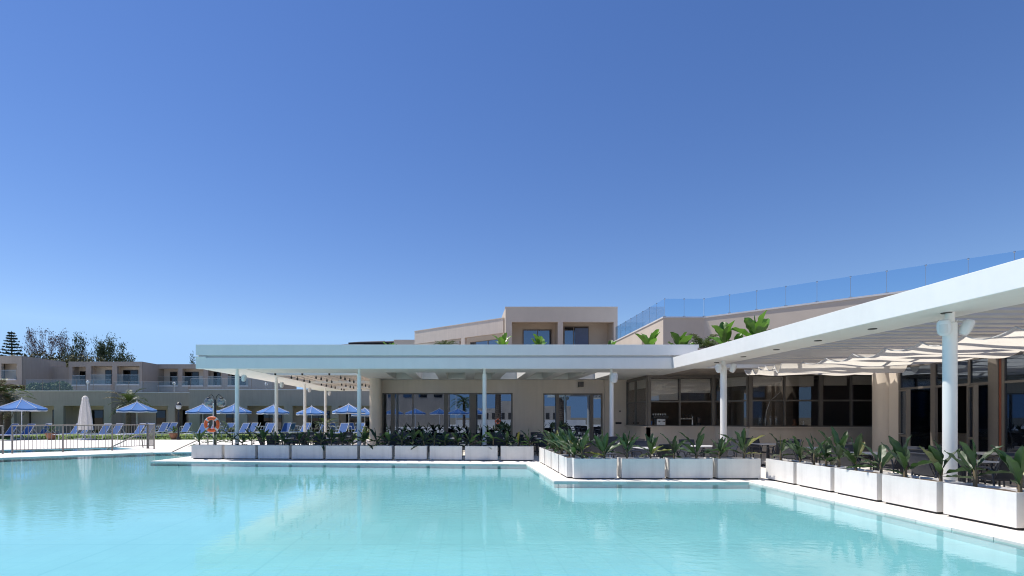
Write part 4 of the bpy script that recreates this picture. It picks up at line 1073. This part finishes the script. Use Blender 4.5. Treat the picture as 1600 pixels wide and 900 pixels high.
# parasols
def build_parasol():
    e = empty('parasol')
    Rr, zt, zb = 1.4, 2.75, 2.12; n = 8
    def pt(k, r, z, sag=0): a = 2 * PI * (k + 0.5) / n; return Vector((r * math.cos(a), r * math.sin(a), z))
    mb = MB(); vs = [(0, 0, zt)]; rings = 5; sub = 4
    N_ = n * sub
    for i in range(1, rings + 1):
        t = i / rings
        for k in range(N_):
            a = k // sub; u = (k % sub) / sub
            p = pt(a, Rr * t, zt + (zb - zt) * (t ** 0.92)); q = pt(a + 1, Rr * t, zt + (zb - zt) * (t ** 0.92))
            w_ = p.lerp(q, u); w_.z -= 0.07 * t * math.sin(PI * u) * (1 - 0.3 * t); vs.append(w_)
    fs = [(0, 1 + k, 1 + (k + 1) % N_) for k in range(N_)]
    for i in range(rings - 1):
        for k in range(N_): fs.append((1 + i * N_ + k, 1 + (i + 1) * N_ + k, 1 + (i + 1) * N_ + (k + 1) % N_, 1 + i * N_ + (k + 1) % N_))
    mb.add(vs, fs); obj('canopy', mb, 'blue_fabric', e, local=True)
    last = vs[-N_:]
    tr = MB(); tv = [Vector(p) * 1.0 for p in last] + [Vector((p[0] * 1.004, p[1] * 1.004, p[2] - 0.10)) for p in last] + [Vector((p[0] * 1.01, p[1] * 1.01, p[2] - 0.16 - (0.02 if i_ % 2 else 0))) for i_, p in enumerate(last)]
    va = MB().add(tv[:2 * N_], [(k, N_ + k, N_ + (k + 1) % N_, (k + 1) % N_) for k in range(N_)])
    obj('valance', va, 'blue_fabric', e, local=True)
    tr.add(tv[N_:], [(k, N_ + k, N_ + (k + 1) % N_, (k + 1) % N_) for k in range(N_)])
    obj('trim', tr, 'white_plastic', e, local=True)
    for k in range(n):
        obj('rib', MB().tube([(0, 0, zt - 0.03), pt(k, Rr * 0.98, zb - 0.02)], 0.012, 5), 'white_plastic', e, local=True)
        obj('seam', MB().tube([(0, 0, zt + 0.01), pt(k, Rr * 0.5, zt + (zb - zt) * 0.528 + 0.012), pt(k, Rr, zb + 0.01)], 0.012, 4), 'white_plastic', e, local=True)
    obj('pole', MB().lathe([(0.03, 0.02), (0.03, zt), (0.045, zt + 0.02), (0.02, zt + 0.1), (0, zt + 0.12)], 10), 'white_plastic', e, True, local=True)
    obj('base', MB().lathe([(0.3, 0.001), (0.3, 0.06), (0.06, 0.10), (0.05, 0.3), (0.035, 0.31)], 16), 'parapet_cap', e, True, local=True)
    return e
par = Kind(build_parasol)
PAR = [(34, 38, 1.08, 'blue parasol with white trim at far left behind the barrier'), (214, 42, 1.05, 'blue parasol between the closed cream parasol and the black lantern'), (317, 44.5, 1.0, 'blue parasol left of the double globe lamp'),
       (366, 44.5, 1.0, 'blue parasol behind the canopy corner post'), (427, 44.5, 0.98, 'blue parasol behind the second left canopy post'), (487, 45, 0.94, 'blue parasol between the two far side posts'), (545, 44, 1.0, 'blue parasol left of the second front canopy post'), (570, 47, 0.9, 'blue parasol half hidden by the round beige column')]
for i, (px, Y, s, lab) in enumerate(PAR):
    par.place((fx(px, Y), Y, 0.006), random.uniform(0, 0.8), lab, 'parasol', 'open blue parasols', s)
cp = thing('closed_parasol', 'tall closed cream parasol standing behind the barrier', 'parasol', (fx(133, 37), 37, 0))
fold = lambda a, z: 1 + 0.13 * math.sin(8 * a + z * 0.6) + 0.05 * math.sin(3 * a)
obj('folded_canopy', MB().lathe([(0.46, 0.72), (0.45, 0.8), (0.38, 1.5), (0.28, 2.3), (0.19, 2.85), (0.14, 3.0), (0.03, 3.02)], 48, 0, 0, fold), 'parasol_cream', cp, True, local=True)
obj('top_cap', MB().lathe([(0.20, 2.88), (0.19, 3.0), (0.10, 3.15), (0.0, 3.2)], 20, 0, 0, fold), 'parasol_cream', cp, True, local=True)
obj('pole', MB().lathe([(0.04, 0.02), (0.04, 0.9)], 10), 'white_plastic', cp, local=True)
obj('base', MB().box(-0.45, 0.45, -0.45, 0.45, 0.001, 0.09), 'parapet_cap', cp, bevel=0.01, local=True)

# sun loungers
def build_lounger():
    e = empty('sun_lounger')
    fr = MB()
    for s in (-1, 1):
        fr.tube([(s * 0.32, -1.0, 0.36), (s * 0.32, 0.95, 0.36)], 0.022, 6)
    fr.tube([(-0.32, -1.0, 0.36), (0.32, -1.0, 0.36)], 0.022, 6).tube([(-0.32, 0.95, 0.36), (0.32, 0.95, 0.36)], 0.022, 6)
    obj('frame', fr, 'white_plastic', e, True, local=True)
    for sx in (-1, 1):
        for y in (-0.8, 0.75): obj('leg', MB().tube([(sx * 0.32, y, 0.36), (sx * 0.34, y * 1.06, 0.001)], 0.022, 6), 'white_plastic', e, True, local=True)
    obj('seat_sling', MB().box(-0.30, 0.30, -0.98, 0.25, 0.365, 0.385), 'blue_sling', e, bevel=0.006, local=True)
    M = Matrix.Translation((0, 0.25, 0.38)) @ Matrix.Rotation(R(58), 4, 'X')
    obj('backrest', MB().box(-0.30, 0.30, 0, 0.78, -0.01, 0.01, M), 'blue_sling', e, bevel=0.004, local=True)
    bf = MB(); 
    for s in (-1, 1): bf.tube([M @ Vector((s * 0.32, 0, 0)), M @ Vector((s * 0.32, 0.8, 0))], 0.018, 6)
    bf.tube([M @ Vector((-0.32, 0.8, 0)), M @ Vector((0.32, 0.8, 0))], 0.018, 6)
    bf.tube([M @ Vector((-0.25, 0.5, -0.02)), Vector((-0.25, 0.9, 0.36))], 0.014, 6).tube([M @ Vector((0.25, 0.5, -0.02)), Vector((0.25, 0.9, 0.36))], 0.014, 6)
    obj('back_frame', bf, 'white_plastic', e, True, local=True)
    return e
lng = Kind(build_lounger)
LX = [(6, 36.3), (33, 36.6), (60, 38.5), (108, 37.8), (124, 38.8), (154, 37.6), (173, 37.8), (208, 37.8), (224, 39.5), (248, 44), (262, 44.5), (284, 43), (310, 40), (330, 42.5), (352, 42), (374, 41), (388, 43), (415, 41.5), (442, 43), (470, 43), (500, 42), (532, 41), (557, 42)]
for i, (px, Y) in enumerate(LX):
    nm = ORD[i] if i < len(ORD) else 'last'
    side = 'behind the barrier' if px < 240 else 'beyond the far planters'
    k = i if px < 240 else i - 9
    lng.place((fx(px, Y), Y, 0.006), R(-20) + random.uniform(-.15, .15), 'blue sun lounger with raised back %s, %s from the left' % (side, ORD[k]), 'sun lounger', 'blue sun loungers', 1.08)

# blue chairs by the hotel wall
def build_blue():
    e = build_chair_in('blue_sling', 'white_plastic', 'blue_chair'); return e
bch = Kind(build_blue)
for i, (px, Y) in enumerate(((240, 46.5), (251, 47), (263, 46), (288, 46), (347, 46.5), (386, 46), (398, 47), (410, 46), (452, 46.5), (462, 47.2), (476, 46), (508, 47), (525, 46), (552, 46.5), (566, 46))):
    bch.place((fx(px, Y), Y, 0.006), random.uniform(-2.5, 2.5), 'blue chair on the lawn before the hotel loggias, %s from the left' % ORD[i], 'chair', 'blue chairs before the hotel', 1.25)
# pots
def pot(px, Y, s, label, seed):
    x = fx(px, Y)
    e = thing('terracotta_pot', label, 'pot', (x, Y, 0.006), 0, 'terracotta pots on the lawn')
    obj('pot', MB().lathe([(0.22 * s, 0), (0.34 * s, 0.25 * s), (0.40 * s, 0.48 * s), (0.44 * s, 0.5 * s), (0.44 * s, 0.57 * s), (0.38 * s, 0.57 * s), (0.36 * s, 0.5 * s), (0.0, 0.5 * s)], 24), 'terracotta', e, True, local=True)
    banana((x, Y, 0.5 * s), label.replace('terracotta pot', 'leafy plant in the terracotta pot'), seed, 0.95, 10, 'd', 'potted plant', 'plants in terracotta pots', 0.9)
pot(80, 37.0, 0.85, 'wide terracotta pot between the loungers behind the barrier', 701)
pot(272, 37.6, 0.8, 'terracotta pot beside the black lantern post', 702)
def shrubmass(name, label, cat, boxes, n, size, material, seed, kind='stuff'):
    rn = random.Random(seed); mb = MB()
    for (x0, x1, y0, y1, z0, z1) in boxes:
        for i in range(n):
            a, b, c = rn.uniform(-1, 1), rn.uniform(-1, 1), rn.uniform(0, 1)
            if a * a + b * b > 1.1: continue
            hh = math.sqrt(max(0, 1 - 0.85 * (a * a + b * b)))
            p = Vector(((x0 + x1) / 2 + a * (x1 - x0) / 2, (y0 + y1) / 2 + b * (y1 - y0) / 2, z0 + (z1 - z0) * hh * (c ** 0.4)))
            add_leaf(mb, p, size * rn.uniform(.6, 1.4), rn)
    o = struct(name, mb, material, kind=kind) if kind else obj(name, mb, material)
    if label: tag(o, label, cat)
    return o
def add_leaf(mb, p, s, rn):
    n = Vector((rn.gauss(0, 1), rn.gauss(0, 1), rn.gauss(0.5, 1)))
    if n.length < 1e-3: n = Vector((0, 0, 1))
    n.normalize(); t = n.orthogonal().normalized(); t.rotate(Matrix.Rotation(rn.uniform(0, 6.28), 3, n)); b = n.cross(t)
    mb.add([p - t * s, p + b * s * 0.45, p + t * s, p - b * s * 0.45], [(0, 1, 2, 3)])
shrubmass('roof_hedge', 'low green planting on the terrace edge above the leftmost parasol', 'hedge', [(fx(44 + 14 * k, 53), fx(66 + 14 * k, 53), 52, 54, fz(612, 53), fz(598 - (3 if k == 3 else 0), 53)) for k in range(4)], 900, 0.12, 'hedge_leaf', 5)
shrubmass('far_scrub', 'dry olive scrub on the rise behind the hotel at left', 'scrub', [(fx(-40 + 30 * k, 74), fx(30 + 30 * k, 74), 70, 80, 2, fz((556, 551, 547, 551, 552, 556, 563, 570)[k], 74)) for k in range(8)], 3000, 0.25, 'scrub_leaf', 6)

# far trees
def limb_tree(loc, label, h, seed, leafm, spread=0.5, levels=4, leaf=0.0, lsize=0.2, nleaf=3, barkm='bark_grey', trunk_r=0.22, name='tree', clump=0.6, rad=3.0):
    rn = random.Random(seed); tm = MB(); lm = MB()
    def grow(p, d, L, r, lv):
        n = 4; pts = [p]; q = p
        for i in range(n):
            d = (d + Vector((rn.uniform(-1, 1), rn.uniform(-1, 1), rn.uniform(-.2, .5))) * 0.16).normalized()
            q = q + d * (L / n); pts.append(q)
        tm.tube(pts, [r * (1 - 0.45 * i / n) for i in range(n + 1)], 6 if lv < 2 else 4, cap=False)
        if lv >= levels:
            if leafm:
                for i in range(nleaf):
                    c = q + Vector((rn.gauss(0, 1), rn.gauss(0, 1), rn.gauss(0, 0.8))) * clump
                    add_leaf(lm, c, lsize * rn.uniform(.6, 1.3), rn)
            return
        for k in range(rn.choice((2, 3, 3)) + (1 if lv == 0 else 0)):
            a = rn.uniform(0, 6.28)
            side = Vector((math.cos(a), math.sin(a), 0))
            dd = (d + side * spread * rn.uniform(.6, 1.4) + Vector((0, 0, 0.12))).normalized()
            grow(pts[rn.choice((2, 3, 4))] if k else q, dd, L * rn.uniform(.62, .85), r * 0.58, lv + 1)
    grow(Vector((0, 0, 0)), Vector((0, 0, 1)), h * 0.30, trunk_r, 0)
    zm = max(p[2] for p in tm.v); k_ = h / zm
    rs_ = sorted(math.hypot(p[0], p[1]) for p in tm.v); kx = min(k_, rad / rs_[int(len(rs_) * 0.93)])
    tm.v = [(p[0] * kx, p[1] * kx, p[2] * k_) for p in tm.v]; lm.v = [(p[0] * kx, p[1] * kx, p[2] * k_) for p in lm.v]
    e = thing(name, label, 'tree', loc, 0, 'trees behind the hotel')
    obj('trunk', tm, barkm, e, True, local=True)
    if lm.v: obj('crown', lm, leafm, e, local=True)
    return e
Yt = 86
limb_tree((fx(72, Yt), Yt, 1), 'bare brown feathery tree behind the hotel, left of the pair', fz(515, Yt) - 1, 21, 'bark_twig', 0.5, 5, 1, 0.17, 9, 'bark_twig', 0.4, clump=0.42, rad=2.9)
limb_tree((fx(101, Yt), Yt, 1), 'bare brown feathery tree behind the hotel, right of the pair', fz(517, Yt) - 1, 24, 'bark_twig', 0.5, 5, 1, 0.17, 9, 'bark_twig', 0.4, clump=0.42, rad=2.3)
for i, (px, h, sd, lab) in enumerate(((128, fz(529, Yt) - 1, 31, 'rounded dark evergreen tree right of the bare brown trees'), (150, fz(527, Yt) - 1, 32, 'middle dark evergreen tree of the clump behind the hotel'), (168, fz(529, Yt) - 1, 33, 'dark evergreen tree third in the clump behind the hotel'), (183, fz(538, Yt) - 1, 35, 'low dark evergreen tree at right end of the clump'), (299, fz(556, Yt) - 1, 37, 'small dark tree peeking above the hotel beside the canopy corner'))):
    limb_tree((fx(px, Yt), Yt, 1), lab, h, sd, 'tree_leaf', 0.75, 4, 1, 0.2, 30, clump=0.5, rad=(2.5 if px < 290 else 1.3))
def norfolk(loc, label, h, seed):
    rn = random.Random(seed); e = thing('norfolk_pine', label, 'tree', loc, 0, 'trees behind the hotel')
    obj('trunk', MB().tube([(0, 0, 0), (0.05, 0, h * .5), (0, 0, h)], [0.28, 0.16, 0.03], 8), 'bark', e, True, local=True)
    lm = MB(); k = 0; z = h * 0.25
    while z < h * 0.985:
        t = (z - h * 0.25) / (h * 0.75); Lb = 3.3 * (1 - t) ** 0.85 + 0.25; nb = 6
        for b in range(nb):
            a = b * 2 * PI / nb + k * 0.5 + rn.uniform(-.15, .15); d = Vector((math.cos(a), math.sin(a), 0))
            for s in range(int(12 + Lb * 16)):
                u = rn.uniform(0.05, 1); p = Vector((0, 0, z)) + d * (Lb * u) + Vector((0, 0, 0.35 * u * u * Lb * 0.4 - 0.1 * u))
                p += Vector((-d.y, d.x, 0)) * rn.gauss(0, 0.16 * (1.1 - u)) + Vector((0, 0, rn.uniform(-.03, .14)))
                add_leaf(lm, p, 0.17, rn)
        z += 0.72 * (1 - 0.45 * t); k += 1
    obj('crown', lm, 'pine_leaf', e, local=True)
norfolk((fx(18, 80), 80, 0.5), 'tiered norfolk pine rising behind the corner block at far left', fz(517, 80) - 0.5, 3)

# ------------------------------------------------------------------ what the restaurant windows mirror: the shore side behind the camera
for i, (x, y) in enumerate(((-9.8, -20), (-6.7, -20.5), (-3.2, -20), (-0.6, -20), (2.0, -20.5))):
    par.place((x, y, 0.006), 0.3 * i, 'blue parasol mirrored in the restaurant window, %s from left' % ORD[i], 'parasol', 'open blue parasols', 1.05)
bh_ = thing('pool_house', 'dark pool house mirrored in the left restaurant window', 'building', (-7.5, -34, 0))
obj('wall', MB().box(-13.5, -2.2, -40, -34, 0, 8.6), 'taupe_wall', bh_)
obj('roof_edge', MB().box(-13.9, -1.9, -40.2, -33.6, 8.601, 8.9), 'parapet_cap', bh_)
for k in range(4): obj('window', MB().box(-12.6 + k * 2.6, -11.2 + k * 2.6, -33.999, -33.95, 5.0, 7.0), 'window_glass', bh_)
tag(obj('shore_wall', MB().box(-1.0, 20, -30, -29.7, 0, 1.2), 'white_paint', None), 'low white wall mirrored in the restaurant windows', 'wall')
for i, (x, y, h, r, lab) in enumerate(((4.3, -8, 6.5, 0.34, 'thick palm trunk mirrored at the right end of the wide window'), (12.0, -9, 6.0, 0.36, 'thick palm mirrored in the narrow restaurant window'), (0.3, -26, 4.0, 0.2, 'small far palm mirrored in the wide restaurant window'))):
    palm((x, y, 0), lab, h, 18, 1.5, r, 60 + i, 0.1, 0.2, 1.9)
for i, (x, y, h) in enumerate(((-0.9, -24, 9.0), (8.4, -22, 9.5), (6.1, -27, 8.0))):
    tag(obj('flagpole', MB().lathe([(0.09, 0.001), (0.06, 0.1), (0.035, h), (0.06, h + 0.02), (0.0, h + 0.1)], 10, x, y), 'white_plastic', None, True), ('slim pole mirrored in the wide restaurant window', 'slim tall pole mirrored in the narrow restaurant window', 'short slim pole mirrored between the two restaurant windows')[i], 'pole')
hh_ = thing('shore_house', 'pale far houses mirrored in the restaurant windows', 'house', (14, -60, 0))
for (x0, x1, h) in ((3, 8, 3.6), (8.2, 13, 5.2), (13.3, 24, 4.1)):
    obj('wall', MB().box(x0, x1, -64, -60, 0, h), 'taupe_wall_light', hh_)
    for k in range(int((x1 - x0) / 1.6)): obj('window', MB().box(x0 + 0.4 + k * 1.6, x0 + 1.2 + k * 1.6, -59.999, -59.95, 1.2, 2.6), 'frame_dark', hh_)
lb2 = thing('lifebuoy', 'orange lifebuoy mirrored in the restaurant window beside the palm trunk', 'lifebuoy', (4.25, -7.55, 1.15)); lifebuoy_parts(lb2)
